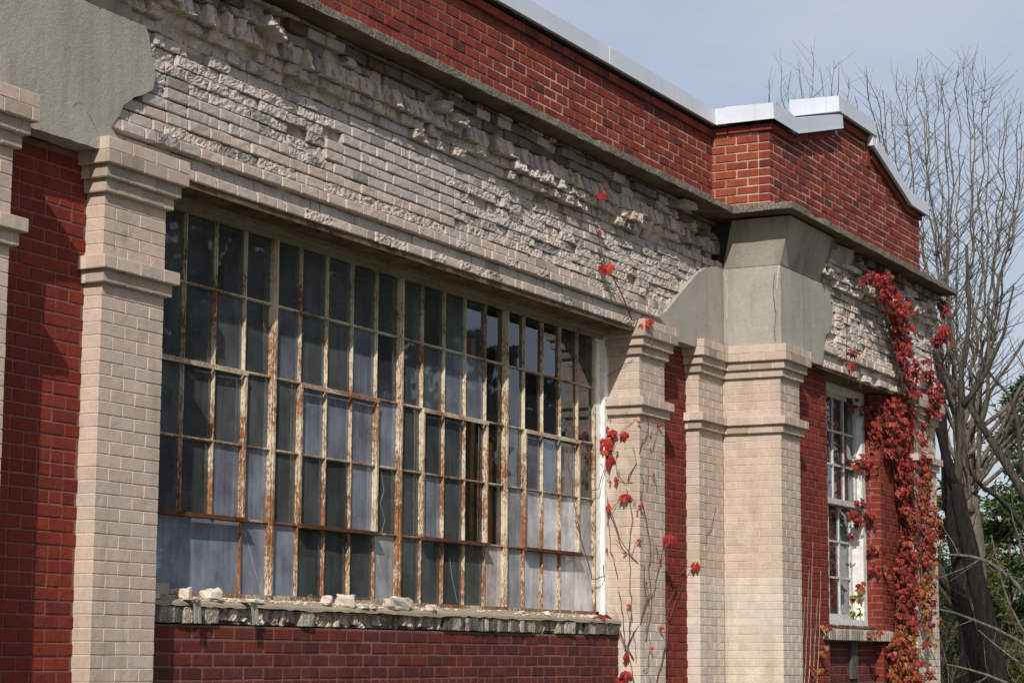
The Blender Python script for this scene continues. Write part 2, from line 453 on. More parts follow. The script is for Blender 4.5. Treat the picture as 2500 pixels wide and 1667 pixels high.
# --- red brick walls
B = MB()
wall(B, 4.2, 9.232, YR, .02, 4.28, .0705, REDS, MORT_RED, j=.009, header=.15)
wall(B, 16.71, 17.462, YR, .02, 4.28, .0705, REDS, MORT_RED, j=.009)
B.build('red_wall', M['red'], bld)
B = MB()
wall(B, 9.765, 16.21, .19, .06, 1.825, .0765, PANEL, MORT_PANEL, j=.012, header=.25, T=T_FLAT)
o = B.build('red_wall', M['red'], bld); o['label'] = 'purplish red brick panel under the tall window'
B = MB()
wall(B, 18.50, 19.568, YQR, .02, 4.29, .0705, REDS, MORT_RED, j=.009)
wall(B, 21.151, 21.935, YQR, .02, 4.29, .0705, REDS, MORT_RED, j=.009)
wall(B, YQR + .001, YQR + .30, 21.151, .02, 4.29, .0705, REDS, MORT_RED, SIDE(0), j=.009, flip=True)
wall(B, 19.56, 21.16, YQR + .08, .06, 1.825, .0765, PANEL, MORT_PANEL, j=.012)
B.build('red_wall', M['red'], bld)

# --- structural core behind the facings, rooms, roof
B = MB()
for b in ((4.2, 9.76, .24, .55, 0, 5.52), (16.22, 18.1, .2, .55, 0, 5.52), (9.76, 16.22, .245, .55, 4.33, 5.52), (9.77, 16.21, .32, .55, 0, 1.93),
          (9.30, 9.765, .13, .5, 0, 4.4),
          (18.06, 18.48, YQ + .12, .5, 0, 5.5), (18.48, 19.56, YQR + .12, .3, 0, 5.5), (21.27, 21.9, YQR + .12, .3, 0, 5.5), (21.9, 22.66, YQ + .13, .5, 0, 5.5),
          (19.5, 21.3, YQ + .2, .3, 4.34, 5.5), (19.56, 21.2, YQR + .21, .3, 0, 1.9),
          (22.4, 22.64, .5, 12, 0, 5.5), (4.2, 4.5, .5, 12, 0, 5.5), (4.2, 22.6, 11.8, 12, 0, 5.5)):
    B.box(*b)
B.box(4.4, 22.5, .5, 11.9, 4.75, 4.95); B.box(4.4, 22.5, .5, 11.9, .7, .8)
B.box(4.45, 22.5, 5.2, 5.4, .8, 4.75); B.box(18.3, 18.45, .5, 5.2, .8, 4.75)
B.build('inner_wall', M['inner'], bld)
B = MB(); B.box(4.2, 22.6, .46, 12, 5.60, 5.74); B.build('roof', M['roof'], bld)

# --- spalled frieze
GREY = [(.435, .39, .365), (.42, .38, .358), (.445, .395, .368), (.425, .38, .355)]
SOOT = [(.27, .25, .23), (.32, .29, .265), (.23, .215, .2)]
GRIME_SHADE = [(.17, .15, .13), (.20, .18, .155), (.13, .115, .10), (.23, .205, .18), (.13, .08, .065), (.15, .13, .115)]  # grime of the top courses, deepened to paint in the ledge's shade
RAW = [(.485, .395, .335), (.465, .385, .335), (.45, .375, .33), (.505, .41, .35), (.43, .37, .335), (.475, .395, .345)]
def frieze(name, xa, xb, yb, z0, white=1.0, maincut=None, tall=True, seedx=0.0):
    B = MB(); k = 0; z = z0
    rng = RN
    while z < 5.465:
        zr = z - 4.285
        h = H
        # profile: (out, rough, chunk, kind)
        ridge = 5.04 < z < 5.19
        x = xa - (k % 2) * .104 + rng.uniform(-.02, .02)
        soldier = tall and 5.185 < z < 5.25
        if soldier: h = .125
        z1 = min(z + h, 5.479)
        if 5.479 - z1 < .025: z1 = 5.479
        while x < xb - .01:
            L = .2085 if rng.rand() > .22 else .104
            if soldier: L = rng.uniform(.055, .08)
            elif ridge: L = rng.uniform(.07, .17)
            a, b = max(xa, x), min(xb, x + L)
            x += L
            if b - a < .025: continue
            xm = (a + b) / 2 + seedx
            big = n1(xm * .9, z * 2.2, 3.1); bx = n1(xm * .55, 7.7, z * 1.4)
            u = z - .035 * n1(xm * .4, 1.5, 0)                       # damage band wanders along the wall
            out, rough, chunk, lean = 0.0, .25, 0.0, 0.0
            zone = n1(xm * .45, z * 2.0, 9) + (.18 if 4.6 < z < 5.1 else -.2)
            pal = GREY if zone + rng.uniform(-.22, .22) > 0 else RAW
            right = (xm - 11.5) / 5.0
            if k == 0: out, rough = .004, (.25 if rng.rand() < .7 else 1.1)
            elif k == 1: out, rough = -.022, .15; pal = GREY
            elif k == 2: out, rough = .02, (.2 if rng.rand() < .8 else 1.1)
            elif k == 3: out, rough = .0, (.2 if big < .1 else 1.1)
            elif u < 5.0:
                rough = .3 if (big + .25 * bx - .18 * right) > -.02 else 1.05
                out = .004 + rng.uniform(-.003, .003) if rough < 1 else -.004 + rng.uniform(-.014, .011)
                chunk = 0 if rough < 1 else .22
                if rough > 1 and rng.rand() < .06: out = -.07
            elif u < 5.06: out, rough, chunk, pal = (.012, .4, 0, GREY) if big > 0 else (-.004 + rng.uniform(-.02, .02), 1.3, .4, RAW)
            elif u < 5.13: out, rough, chunk, pal = .045 + .02 * bx + rng.uniform(-.022, .02), 1.7, .5, RAW
            elif u < 5.19: out, rough, chunk, pal = .09 + .03 * bx + rng.uniform(-.03, .02), 1.8, .6, RAW
            elif u < 5.32: out, rough, chunk, pal, lean = .088 + .025 * bx + rng.uniform(-.028, .018), 1.6, .35, RAW, .03
            elif u < 5.39: out, rough, chunk, pal = .06 + .02 * bx + rng.uniform(-.02, .012), .9, .3, GREY
            else: out, rough, chunk, pal = .08 + .012 * bx, .6, .2, GREY
            if not seedx and xm > 17.05 and u > 5.1: out -= .10 + .05 * rng.rand()
            if u > 5.06 and rng.rand() < (.09 if u < 5.3 else .14): out -= .075
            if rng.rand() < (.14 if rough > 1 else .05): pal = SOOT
            if u > 5.30 and rng.rand() < .85: pal = GRIME_SHADE
            if seedx and k < 2 and 19.2 < a < 21.6 and rng.rand() < (.42 if k == 0 else .18): continue
            if seedx and k < 4 and rng.rand() < .4: rough, out = 1.1, out - .01
            T = T_ROUGH if rough > .5 else T_MED
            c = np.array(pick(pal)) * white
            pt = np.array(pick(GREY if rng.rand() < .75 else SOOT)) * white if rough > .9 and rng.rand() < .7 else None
            j = .003 if rough < .6 else .004
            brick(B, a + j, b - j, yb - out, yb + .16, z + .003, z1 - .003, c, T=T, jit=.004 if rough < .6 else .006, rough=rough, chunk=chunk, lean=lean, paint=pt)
        z = z1; k += 1
    # mortar and rubble backing, a lumpy sheet behind the faces
    nx = int((xb - xa) / .025); nz = 56
    V = []; F = []
    for i in range(nx + 1):
        for q in range(nz + 1):
            V.append((xa + (xb - xa) * i / nx, yb, z0 + .004 + (5.478 - z0 - .004) * q / nz))
    V = np.array(V); zz = V[:, 2]
    prof = np.interp(zz, [4.28, 4.4, 5.0, 5.08, 5.17, 5.26, 5.36, 5.42], [-.045, -.035, -.046, -.02, .02, .035, .015, .03])
    if not seedx: prof = prof - .12 * np.clip((V[:, 0] - 17.0) / .15, 0, 1) * np.clip((zz - 5.08) / .08, 0, 1)
    V[:, 1] = yb - prof - .026 * fbm(V * 21, 3)
    for i in range(nx):
        for q in range(nz):
            a = i * (nz + 1) + q; F.append((a, a + nz + 1, a + nz + 2, a + 1))
    B.add(V, F, np.array((.54, .47, .40)) * (.8 + .5 * np.clip(fbm(V * 5, 2), -.6, .6))[:, None])
    B.box(xa + .01, xb - .01, yb + .11, yb + .24, z0 + .02, 5.478, (.3, .27, .24))
    return B
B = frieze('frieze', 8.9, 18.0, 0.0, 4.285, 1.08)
def lump(B, x, y, z, sx, sy, sz, col, seed, mi=0, amp=.35, rot=0.0, n=(7, 5), tilt=0.0):
    """angular broken fragment"""
    V = []; F = []; a, b = n
    for i in range(b + 1):
        th = math.pi * i / b
        for q in range(a):
            ph = 2 * math.pi * q / a
            d = np.array((math.sin(th) * math.cos(ph), math.sin(th) * math.sin(ph), math.cos(th)))
            d = np.sign(d) * np.abs(d) ** .5
            V.append(d)
    V = np.array(V); V *= (1 + amp * fbm(V * 1.5 + seed * 7.7, 2))[:, None]
    V = V * np.array((sx, sy, sz)) * .5
    if tilt:
        c, s = math.cos(tilt), math.sin(tilt); V = np.stack([V[:, 0] * c - V[:, 2] * s, V[:, 1], V[:, 0] * s + V[:, 2] * c], 1)
    c, s = math.cos(rot), math.sin(rot); V = np.stack([V[:, 0] * c - V[:, 1] * s, V[:, 0] * s + V[:, 1] * c, V[:, 2]], 1)
    V += np.array((x, y, z))
    for i in range(b):
        for q in range(a):
            k = (q + 1) % a; F.append((i * a + q, (i + 1) * a + q, (i + 1) * a + k, i * a + k))
    B.add(V, F, col, mi)
def loose(B, x, y, z, L, hgt, tilt, seed):
    """one whole or half brick left hanging out of the broken cornice"""
    Q = MB(); brick(Q, -L / 2, L / 2, .04, .24, -hgt / 2, hgt / 2, pick(RAW if seed % 2 else GREY), T=T_ROUGH, rough=2.2, chunk=.9, jit=.004, paint=(.40, .37, .34))
    v = np.concatenate(Q.v); c, s_ = math.cos(tilt), math.sin(tilt)
    v = np.stack([v[:, 0] * c - v[:, 2] * s_, v[:, 1], v[:, 0] * s_ + v[:, 2] * c], 1) + np.array((x, y, z)); B.add(v, Q.f, np.concatenate(Q.c))
for (x, y, z, L, t) in ((10.62, -.20, 5.31, .22, -.22), (12.72, -.18, 5.32, .12, .0), (12.95, -.17, 5.28, .18, -.05), (16.95, -.2, 5.435, .21, 0), (9.62, -.16, 5.26, .2, -.1), (17.42, -.04, 5.34, .16, -.15), (17.62, -.03, 5.24, .15, .12)):
    loose(B, x, y, z, L, .066, t, 1)
o = B.build('frieze', M['rough'], bld); o['label'] = 'long spalled cream brick band above the tall window'
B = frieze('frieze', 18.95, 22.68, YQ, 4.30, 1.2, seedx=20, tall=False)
for q in range(9): loose(B, 20.2 + .27 * q, YQ - .15, 5.2 + .05 * (q % 3), .2, .068, .1 * ((q * 7) % 5 - 2), q)
B.box(22.5, 22.69, YQ + .02, YQ + .3, 4.37, 5.3, (.46, .38, .33))
o = B.build('frieze', M['rough'], bld); o['label'] = 'short spalled cream brick band above the narrow sash window'

# --- concrete string ledge under the parapet
def prism(B, pts_outer, z0, z1, y_in, col=(1, 1, 1)):
    pass
def ledge_run(B, path, zb, zt, rag=.012, seed=0):
    """path: list of (outer xy, inner xy); ragged front edge, 9 cm thick slab"""
    V = []; F = []; F0 = []
    for i, (o, inn) in enumerate(path):
        o = np.array(o, float); inn = np.array(inn, float); d = (o - inn) / np.linalg.norm(o - inn)
        r1 = rag * n1(o[0] * 7, o[1] * 7, seed) ; r2 = rag * n1(o[0] * 9, o[1] * 9, seed + 5)
        chip = max(0, n1(o[0] * 3.1, o[1] * 3, seed + 9) - .25) * .12
        zt_ = zt + .008 * n1(o[0] * 5, o[1] * 5, seed + 2) - chip * .5
        V += [(*(inn), zb), (*(o - d * (.004 - r1 + chip * .3)), zb + .003 * r2), (*(o - d * (r1 * .4)), zb + .006), (*(o + d * (r2 - chip)), zt_ - .010), (*(o + d * (r2 - chip - .012)), zt_), (*inn, zt + .01)]
    n = 6
    for i in range(len(path) - 1):
        for q in range(n):
            k = (q + 1) % n
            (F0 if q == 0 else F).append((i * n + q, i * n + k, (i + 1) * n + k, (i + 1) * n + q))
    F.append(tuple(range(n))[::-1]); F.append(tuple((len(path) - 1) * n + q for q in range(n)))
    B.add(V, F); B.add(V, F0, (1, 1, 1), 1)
path = []
XE = 22.80; YL = -.25; YLQ = -.784; XL = 17.67
for x in np.arange(4.2, XL + .001, .05): path.append(((x, YL), (x, .2)))
path[-1] = ((XL, YL), (XL + .35, .2))
for y in np.arange(YL - .05, YLQ, -.045): path.append(((XL - .0, y), (XL + .36, .2 + (y - YL))))
path.append(((XL, YLQ), (XL + .36, YLQ + .36)))
for x in np.arange(XL + .06, XE, .05): path.append(((x, YLQ), (max(x, XL + .37), YLQ + .5)))
path.append(((XE, YLQ), (XE, YLQ + .5)))
B = MB(); ledge_run(B, path, 5.481, 5.546)
B.box(18.1, XE - .01, YLQ + .49, .8, 5.486, 5.54); B.box(4.2, 18.1, .19, .8, 5.486, 5.54)
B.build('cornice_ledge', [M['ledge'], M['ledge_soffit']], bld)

# --- parapet
HP = .0765; ZP = 5.556
YPM, YPQ, XPQ, XPE = .08, -.468, 18.0, 22.52
B = MB()
wall(B, 6.5, XPQ + .0, YPM, ZP, ZP + HP * 9, HP, PARS, MORT_PAR, j=.012, header=.05, T=T_FLAT, jit=.004, backdepth=.3, md=.006, mortfn=lambda x, y, z: .42 + .85 * min(1, max(0, (x - 12.4 + 1.6 * n1(x * .8, z * 2)) / 2.5)))
o = B.build('parapet', M['parapet'], bld); o['label'] = 'long straight red brick parapet'
B = MB(); x = 6.5
while x < XPQ:
    brick(B, x, min(x + .2, XPQ), YPM - .03, YPM + .2, ZP + HP * 9 + .004, ZP + HP * 10 - .008, pick(PARS)); x += .21
B.box(6.5, XPQ + .2, YPM - .018, YPM + .29, ZP + HP * 9, ZP + HP * 10 - .006, (.1, .05, .04))
B.build('parapet_corbel', M['parapet'], bld)
# pavilion gable: outline of the top, bricks clipped to it
def gtop(x):
    return float(np.interp(x, [18.0, 18.55, 19.75, 19.751, 20.80, 20.801, 22.0, 22.53], [6.335, 6.335, 6.66, 6.80, 6.80, 6.66, 6.335, 6.335]))
B = MB()
k = 0
while True:
    z0 = ZP + k * HP
    if z0 > 6.75: break
    L = .2085; x = XPQ - (k % 2) * .5 * L
    first = True
    while x < XPE - .02:
        a, b = max(XPQ, x), min(XPE, x + L); x += L
        zt1 = min(z0 + HP - .0065, min(gtop(a), gtop(b), gtop((a + b) / 2)) - .028)
        if zt1 < z0 + .02: continue
        if b - a < .04: continue
        dd = .102 if (k % 2 or a > XPQ) else .205
        brick(B, a + (.006 if a > XPQ else 0), b - .006, YPQ, YPQ + .102, z0 + .0065, zt1, pick(PARS), jit=.004)
    # left return
    if z0 + HP < 6.28:
        y = YPQ + .112 - (0 if k % 2 else .0)
        first = True
        while y < YPM + .02:
            LL = L if not (first and k % 2) else L * .5
            v = min(y + LL, YPM + .03)
            brick(B, y, v - .012, XPQ, XPQ + .09, z0 + .0065, z0 + HP - .0065, [(.275, .062, .032), (.25, .052, .03), (.285, .068, .034), (.22, .046, .032)][RN.randint(4)], SIDE(0), jit=.003, flip=True)
            y += LL; first = False
    k += 1
B.add([(XPQ + .006, YPQ + .0055, ZP)] + [(x, YPQ + .0055, gtop(x) - .03) for x in (18.008, 18.55, 19.75, 19.751, 20.80, 20.801, 22.0, 22.51)] + [(22.51, YPQ + .0055, ZP)]
      + [(XPQ + .008, YPQ + .33, ZP)] + [(x, YPQ + .33, gtop(x) - .03) for x in (18.008, 18.55, 19.75, 19.751, 20.80, 20.801, 22.0, 22.51)] + [(22.51, YPQ + .33, ZP)],
      [tuple(range(10))[::-1], tuple(range(10, 20))] + [(i, i + 1, i + 11, i + 10) for i in range(9)] + [(9, 0, 10, 19)], (.46, .36, .27))
B.box(XPQ + .0085, XPQ + .32, YPQ + .3, .3, ZP, 6.31, MORT_PAR)
o = B.build('parapet', M['parapet'], bld); o['label'] = 'gabled red brick parapet at the far corner'
# corbel course following the gable
B = MB()
def corbel_piece(p0, p1, y):
    (xa, za), (xb, zb) = p0, p1
    n = max(1, int(round(math.hypot(xb - xa, zb - za) / .21)))
    for i in range(n):
        t0, t1 = (i + .02) / n, (i + .98) / n
        q = [(xa + (xb - xa) * t, za + (zb - za) * t) for t in (t0, t1)]
        V = [(px, yy, pz + dz) for yy in (y, y + .2) for (px, pz) in q for dz in (-.068, -.006)]
        B.add(V, [(0, 2, 3, 1), (4, 5, 7, 6), (0, 1, 5, 4), (2, 6, 7, 3), (0, 4, 6, 2), (1, 3, 7, 5)], pick(PARS))
G = [(XPQ, 6.335), (18.55, 6.335), (19.70, 6.655)]
for a, b in zip(G[:-1], G[1:]): corbel_piece(a, b, YPQ - .03)
corbel_piece((19.72, 6.795), (20.80, 6.795), YPQ - .03)
G = [(20.82, 6.66), (22.0, 6.335), (XPE, 6.335)]
for a, b in zip(G[:-1], G[1:]): corbel_piece(a, b, YPQ - .03)
y = YPQ - .03
while y < YPM - .03:
    brick(B, y, min(y + .2, YPM - .03), XPQ - .03, XPQ + .2, 6.268, 6.326, pick(PARS[:5]), SIDE(0), flip=True); y += .21
B.box(20.72, 20.82, YPQ - .012, YPQ + .2, 6.5, 6.74, (.2, .05, .03))
B.build('parapet_corbel', M['parapet'], bld)

# --- white metal coping
def cop_strip(B, pts, y0, y1, zh, t=.0, mi=0, ends=(True, True)):
    """folded metal cap over a wall that runs along x: pts = (x, z of lower edge)"""
    V = []; F = []
    for (x, z) in pts:
        V += [(x, y0, z), (x, y0 + .006, z + zh), (x, y1, z + zh + .012), (x, y1, z)]
    for i in range(len(pts) - 1):
        a = i * 4; b = a + 4
        F += [(a, b, b + 1, a + 1), (a + 1, b + 1, b + 2, a + 2), (a + 2, b + 2, b + 3, a + 3), (a, a + 3, b + 3, b)]
    F.append((0, 1, 2, 3)); a = (len(pts) - 1) * 4; F.append((a, a + 3, a + 2, a + 1))
    B.add(V, F, (1, 1, 1), mi)
    V = []; F = []
    for (x, z) in pts: V += [(x, y0 - .004, z - .002), (x, y0 - .0035, z + .012), (x, y0 + .004, z + .012), (x, y0 + .004, z - .002)]
    for i in range(len(pts) - 1): F += [(i * 4 + q, i * 4 + 4 + q, i * 4 + 4 + (q + 1) % 4, i * 4 + (q + 1) % 4) for q in range(4)]
    F += [(0, 1, 2, 3), (a + 3, a + 2, a + 1, a)]; B.add(V, F, (1, 1, 1), mi)
B = MB()
YCM, YCQ, XC = 0.0, -.548, 17.90
ZB = 6.345
for a, b in ((6.5, 9.55), (9.552, 12.6), (12.602, 15.65), (15.652, XC + .2)):
    cop_strip(B, [(a, ZB), (b, ZB)], YCM, YCM + .46, .145)
for x in (9.551, 12.601, 15.651): B.box(x - .010, x + .010, YCM - .0015, YCM + .003, ZB - .001, ZB + .144)
o = B.build('coping', M['coping'], bld); o['label'] = 'long white metal coping on the straight parapet'
B = MB()
# left return, front runs, raised centre
V = [(XC, YCQ, ZB), (XC + .006, YCQ + .006, ZB + .145), (XC + .46, YCQ, ZB + .15), (XC + .46, YCQ, ZB), (XC, YCM + .02, ZB), (XC + .006, YCM + .02, ZB + .147), (XC + .46, YCM + .02, ZB + .152), (XC + .46, YCM + .02, ZB)]
B.add(V, [(0, 1, 5, 4), (1, 2, 6, 5), (0, 4, 7, 3), (0, 3, 2, 1), (4, 5, 6, 7)])
cop_strip(B, [(XC + .002, ZB), (18.53, ZB), (19.80, 6.672)], YCQ, YCQ + .46, .142)
cop_strip(B, [(19.68, 6.812), (20.83, 6.812)], YCQ - .003, YCQ + .50, .15)
cop_strip(B, [(20.72, 6.70), (21.98, ZB - .015), (22.60, ZB - .02)], YCQ, YCQ + .46, .142)
B.box(20.825, 20.83, YCQ - .002, YCQ + .05, 6.66, 6.82)
o = B.build('coping', M['coping'], bld); o['label'] = 'stepped white metal coping over the corner gable'
B = MB()
B.box(6.5, XPQ, YPM - .05, YPM + .2, ZB - .012, ZB + .05)
B.box(XPQ - .05, 18.6, YPQ - .05, YPQ + .3, ZB - .012, ZB + .05); B.box(XPQ - .05, XPQ + .1, YPQ - .05, YPM, ZB - .011, ZB + .05)
B.box(19.78, 20.74, YPQ - .05, YPQ + .3, 6.798, 6.86)
V = []
for (x, z) in ((20.75, 6.668), (22.0, 6.325), (22.55, 6.318)):
    V += [(x, YPQ - .05, z), (x, YPQ - .05, z + .08), (x, YPQ + .3, z + .08), (x, YPQ + .3, z)]
B.add(V, [(i * 4 + q, i * 4 + (q + 1) % 4, i * 4 + 4 + (q + 1) % 4, i * 4 + 4 + q) for i in range(2) for q in range(4)] + [(0, 3, 2, 1), (8, 9, 10, 11)])
V = []
for (x, z) in ((18.52, 6.335), (19.79, 6.658)):
    V += [(x, YPQ - .05, z), (x, YPQ - .05, z + .08), (x, YPQ + .3, z + .08), (x, YPQ + .3, z)]
B.add(V, [(q, (q + 1) % 4, 4 + (q + 1) % 4, 4 + q) for q in range(4)] + [(0, 3, 2, 1), (4, 5, 6, 7)])
B.build('flashing', M['dark_flash'], bld)

# --- stucco consoles
def slab_poly(B, poly, y0, y1, col=(1, 1, 1), rag=.0, mi=0):
    """upright slab in the wall plane; poly = (x, z) counter-clockwise seen from the street"""
    P = []
    for (a, b) in zip(poly, poly[1:] + poly[:1]):
        n = max(1, int(math.hypot(b[0] - a[0], b[1] - a[1]) / .035)) if rag else 1
        for i in range(n):
            t = i / n; x, z = a[0] + (b[0] - a[0]) * t, a[1] + (b[1] - a[1]) * t
            if rag and len(a) > 2: pass
            P.append((x, z))
    n = len(P)
    if rag:
        P = [(x + rag * n1(x * 23, z * 23, 1), z + rag * n1(x * 23, z * 23, 8)) for x, z in P]
    V = [(x, y0 , z) for x, z in P] + [(x, y1, z) for x, z in P]
    B.add(V, [tuple(range(n)), tuple(range(n, 2 * n))[::-1]] + [(i, i + n, (i + 1) % n + n, (i + 1) % n) for i in range(n)], col, mi)
B = MB()
left = [(6.5, 4.285), (8.64, 4.282), (9.135, 4.286), (9.165, 4.35), (9.30, 4.372), (9.226, 4.423), (9.26, 4.47), (9.30, 4.51), (9.33, 4.568), (9.42, 4.63), (9.515, 4.67), (9.589, 4.714), (9.605, 4.79), (9.575, 4.89), (9.535, 5.0), (9.50, 5.05), (9.2, 5.05), (6.5, 5.05)]
slab_poly(B, left, -.026, .1, rag=.007)
o = B.build('stucco_cladding', M['stucco'], bld); o['label'] = 'broken grey stucco slab with curved edge at the near end'; clad = o
B = MB()
# flare above it, remnants of the old corbelled cornice
prof = [(-.02, 5.052), (-.03, 5.10), (-.14, 5.40), (-.15, 5.46)]
xs = [6.5, 8.3, 8.9, 9.12, 9.28, 9.36]
V = []; F = []
for i, x in enumerate(np.linspace(6.5, 9.4, 30)):
    for q, (y, z) in enumerate(prof):
        V.append((min(x, 9.42 - .05 * q), y + .006 * n1(x * 6, z * 6), z + (.012 * n1(x * 15, 3) if q == 0 else 0)))
    V.append((min(x, 9.3), .1, 5.46)); V.append((min(x, 9.42), .1, 5.052))
for i in range(29):
    for q in range(6):
        k = (q + 1) % 6; F.append((i * 6 + q, i * 6 + k, i * 6 + 6 + k, i * 6 + 6 + q))
F += [tuple(range(6))[::-1], tuple(29 * 6 + q for q in range(6))]
B.add(V, [f[::-1] for f in F])
B.build('stucco_cornice', M['flare'], bld)
B = MB()
wing = [(16.80, 4.352), (16.812, 4.278), (17.32, 4.281), (17.40, 4.34), (18.03, 4.34), (18.03, 5.06), (17.82, 5.055), (17.70, 5.03), (17.563, 5.0), (17.40, 4.93), (17.208, 4.815), (17.02, 4.70), (16.865, 4.60), (16.70, 4.50), (16.535, 4.43), (16.62, 4.405)]
slab_poly(B, wing, -.026, .1, rag=.006)
o = B.build('stucco_cladding', M['stucco'], bld); o['label'] = 'curved grey stucco wing left of the corner pier'
B = MB()
# lower block on the pavilion pier
z0, z1 = 4.362, 5.06
slab_poly(B, [(17.988, z0), (18.60, z0 - .002), (18.80, 4.293), (19.0, 4.297), (19.06, 4.33), (19.09, 4.37), (19.12, 4.48), (19.165, 4.593), (19.25, 4.625), (19.335, 4.66), (19.345, 4.75), (19.375, 4.84), (19.32, 4.90), (19.29, 4.946), (19.33, 5.02), (19.36, 5.06), (17.988, 5.06)], YQ - .026, -.027)
def ribbon(B, pts, w, col, nrm):
    P = np.array(pts, float); nrm = np.array(nrm, float); L_ = []
    for i in range(len(P) - 1):
        for t in np.linspace(0, 1, 8, endpoint=False): L_.append(P[i] + (P[i + 1] - P[i]) * t)
    L_.append(P[-1]); L_ = np.array(L_)
    t = np.gradient(L_, axis=0); t /= np.linalg.norm(t, axis=1, keepdims=True); b = np.cross(t, nrm)
    j = np.array([[.006 * n1(*(p * 31)), .006 * n1(*(p * 37 + 4)), .006 * n1(*(p * 29 + 9))] for p in L_]); j -= (j @ nrm)[:, None] * nrm
    ww = np.array([w * (.5 + .8 * abs(n1(*(p * 23)))) for p in L_])[:, None]
    V = np.concatenate([L_ + j - b * ww + nrm * .0012, L_ + j + b * ww + nrm * .0012]); n = len(L_)
    B.add(V, [(i, i + 1, n + i + 1, n + i) for i in range(n - 1)], col)
o = B.build('stucco_cladding', M['stucco'], bld); o['label'] = 'grey stucco block above the corner pier'
XS = 17.988
for nm, par, pts, w_, cl_, nr in (('stucco_crack', o, [(XS, YQ + .03, 4.98), (XS, YQ + .045, 4.80), (XS, YQ + .02, 4.62), (XS, YQ + .035, 4.47), (XS, YQ + .03, 4.38)], .0035, (.12, .11, .1), (-1, 0, 0)),
        ('lime_streak', o, [(XS, YQ - .01, 5.05), (XS, YQ + .0, 4.95), (XS, YQ + .01, 4.85)], .007, (1.8, 1.8, 1.8), (-1, 0, 0)), ('lime_streak', o, [(XS, -.05, 4.99), (XS, -.06, 4.8), (XS, -.05, 4.6)], .010, (1.3, 1.28, 1.25), (-1, 0, 0)),
        ('stucco_crack', clad, [(8.98, -.0265, 4.50), (8.93, -.0265, 4.49), (8.905, -.0265, 4.455)], .0016, (.25, .25, .25), (0, -1, 0)), ('stucco_crack', clad, [(9.02, -.0265, 4.46), (9.07, -.0265, 4.42), (9.11, -.0265, 4.37)], .0016, (.25, .25, .25), (0, -1, 0))):
    B = MB(); ribbon(B, pts, w_, cl_, nr); B.build(nm, M['stucco'], par)
B = MB()
def quad_grid(B, c00, c10, c11, c01, n=10, m=8, amp=.006, mi=0, darken=None):
    c00, c10, c11, c01 = [np.array(c, float) for c in (c00, c10, c11, c01)]
    V = []; F = []
    for i in range(n + 1):
        for j in range(m + 1):
            s, t = i / n, j / m
            V.append((1 - s) * (1 - t) * c00 + s * (1 - t) * c10 + s * t * c11 + (1 - s) * t * c01)
    V = np.array(V); nn = np.cross(c10 - c00, c01 - c00); nn /= np.linalg.norm(nn)
    V += nn[None, :] * (amp * fbm(V * 5, 3))[:, None]
    for i in range(n):
        for j in range(m):
            a = i * (m + 1) + j; F.append((a, a + m + 1, a + m + 2, a + 1))
    cc = np.ones((len(V), 3))
    if darken: cc *= np.array([darken(v) for v in V])[:, None]
    B.add(V, F, cc, mi, True)
streak = lambda v: 1 - .72 * math.exp(-((v[0] - 19.10 - .05 * n1(v[2] * 4, 2)) / .09) ** 2) - .25 * max(0, n1(v[0] * 6, v[2] * 1.2, 4))  # dark band in the colour along the fold, plus uneven mottling
zt = 5.463
quad_grid(B, (17.984, -.02, 5.058), (17.984, YQ - .03, 5.058), (17.885, YQ - .155, zt), (17.885, -.15, zt))
quad_grid(B, (17.984, YQ - .03, 5.058), (19.03, YQ - .03, 5.062), (19.10, YQ - .155, zt), (17.885, YQ - .155, zt), 24, 8, darken=streak)
quad_grid(B, (19.03, YQ - .03, 5.062), (19.22, YQ + .03, 5.065), (19.30, YQ - .075, zt), (19.10, YQ - .155, zt), 8, 8, darken=streak)
quad_grid(B, (19.22, YQ + .03, 5.065), (19.66, YQ - .02, 5.03), (19.74, YQ - .12, zt), (19.30, YQ - .075, zt), 10, 8, darken=streak)
quad_grid(B, (19.66, YQ - .02, 5.03), (19.66, YQ + .1, 5.03), (19.74, YQ + .1, zt), (19.74, YQ - .12, zt), 3, 8)
quad_grid(B, (17.984, -.02, 5.058), (18.1, -.02, 5.058), (18.1, YQ + .1, 5.058), (17.984, YQ - .03, 5.058), 3, 3, .0)
quad_grid(B, (17.984, YQ - .03, 5.056), (18.0, YQ + .1, 5.056), (19.66, YQ + .1, 5.03), (19.66, YQ - .02, 5.03), 3, 3, .0)
B.build('stucco_cornice', M['flare'], bld)

# --- lintels
B = MB()
B.box(9.60, 16.30, .012, .36, 4.268, 4.284)
B.box(9.60, 16.22, .012, .024, 4.25, 4.268)
for q in range(24): 
    x = 9.9 + q * .26; B.tube([(x, .07, 4.268), (x, .07, 4.256)], .012, 8)
B.build('lintel', M['soffit'], bld)
B = MB(); B.box(19.0, 21.3, YQ + .012, YQ + .42, 4.275, 4.294); B.build('lintel', M['soffit'], bld)

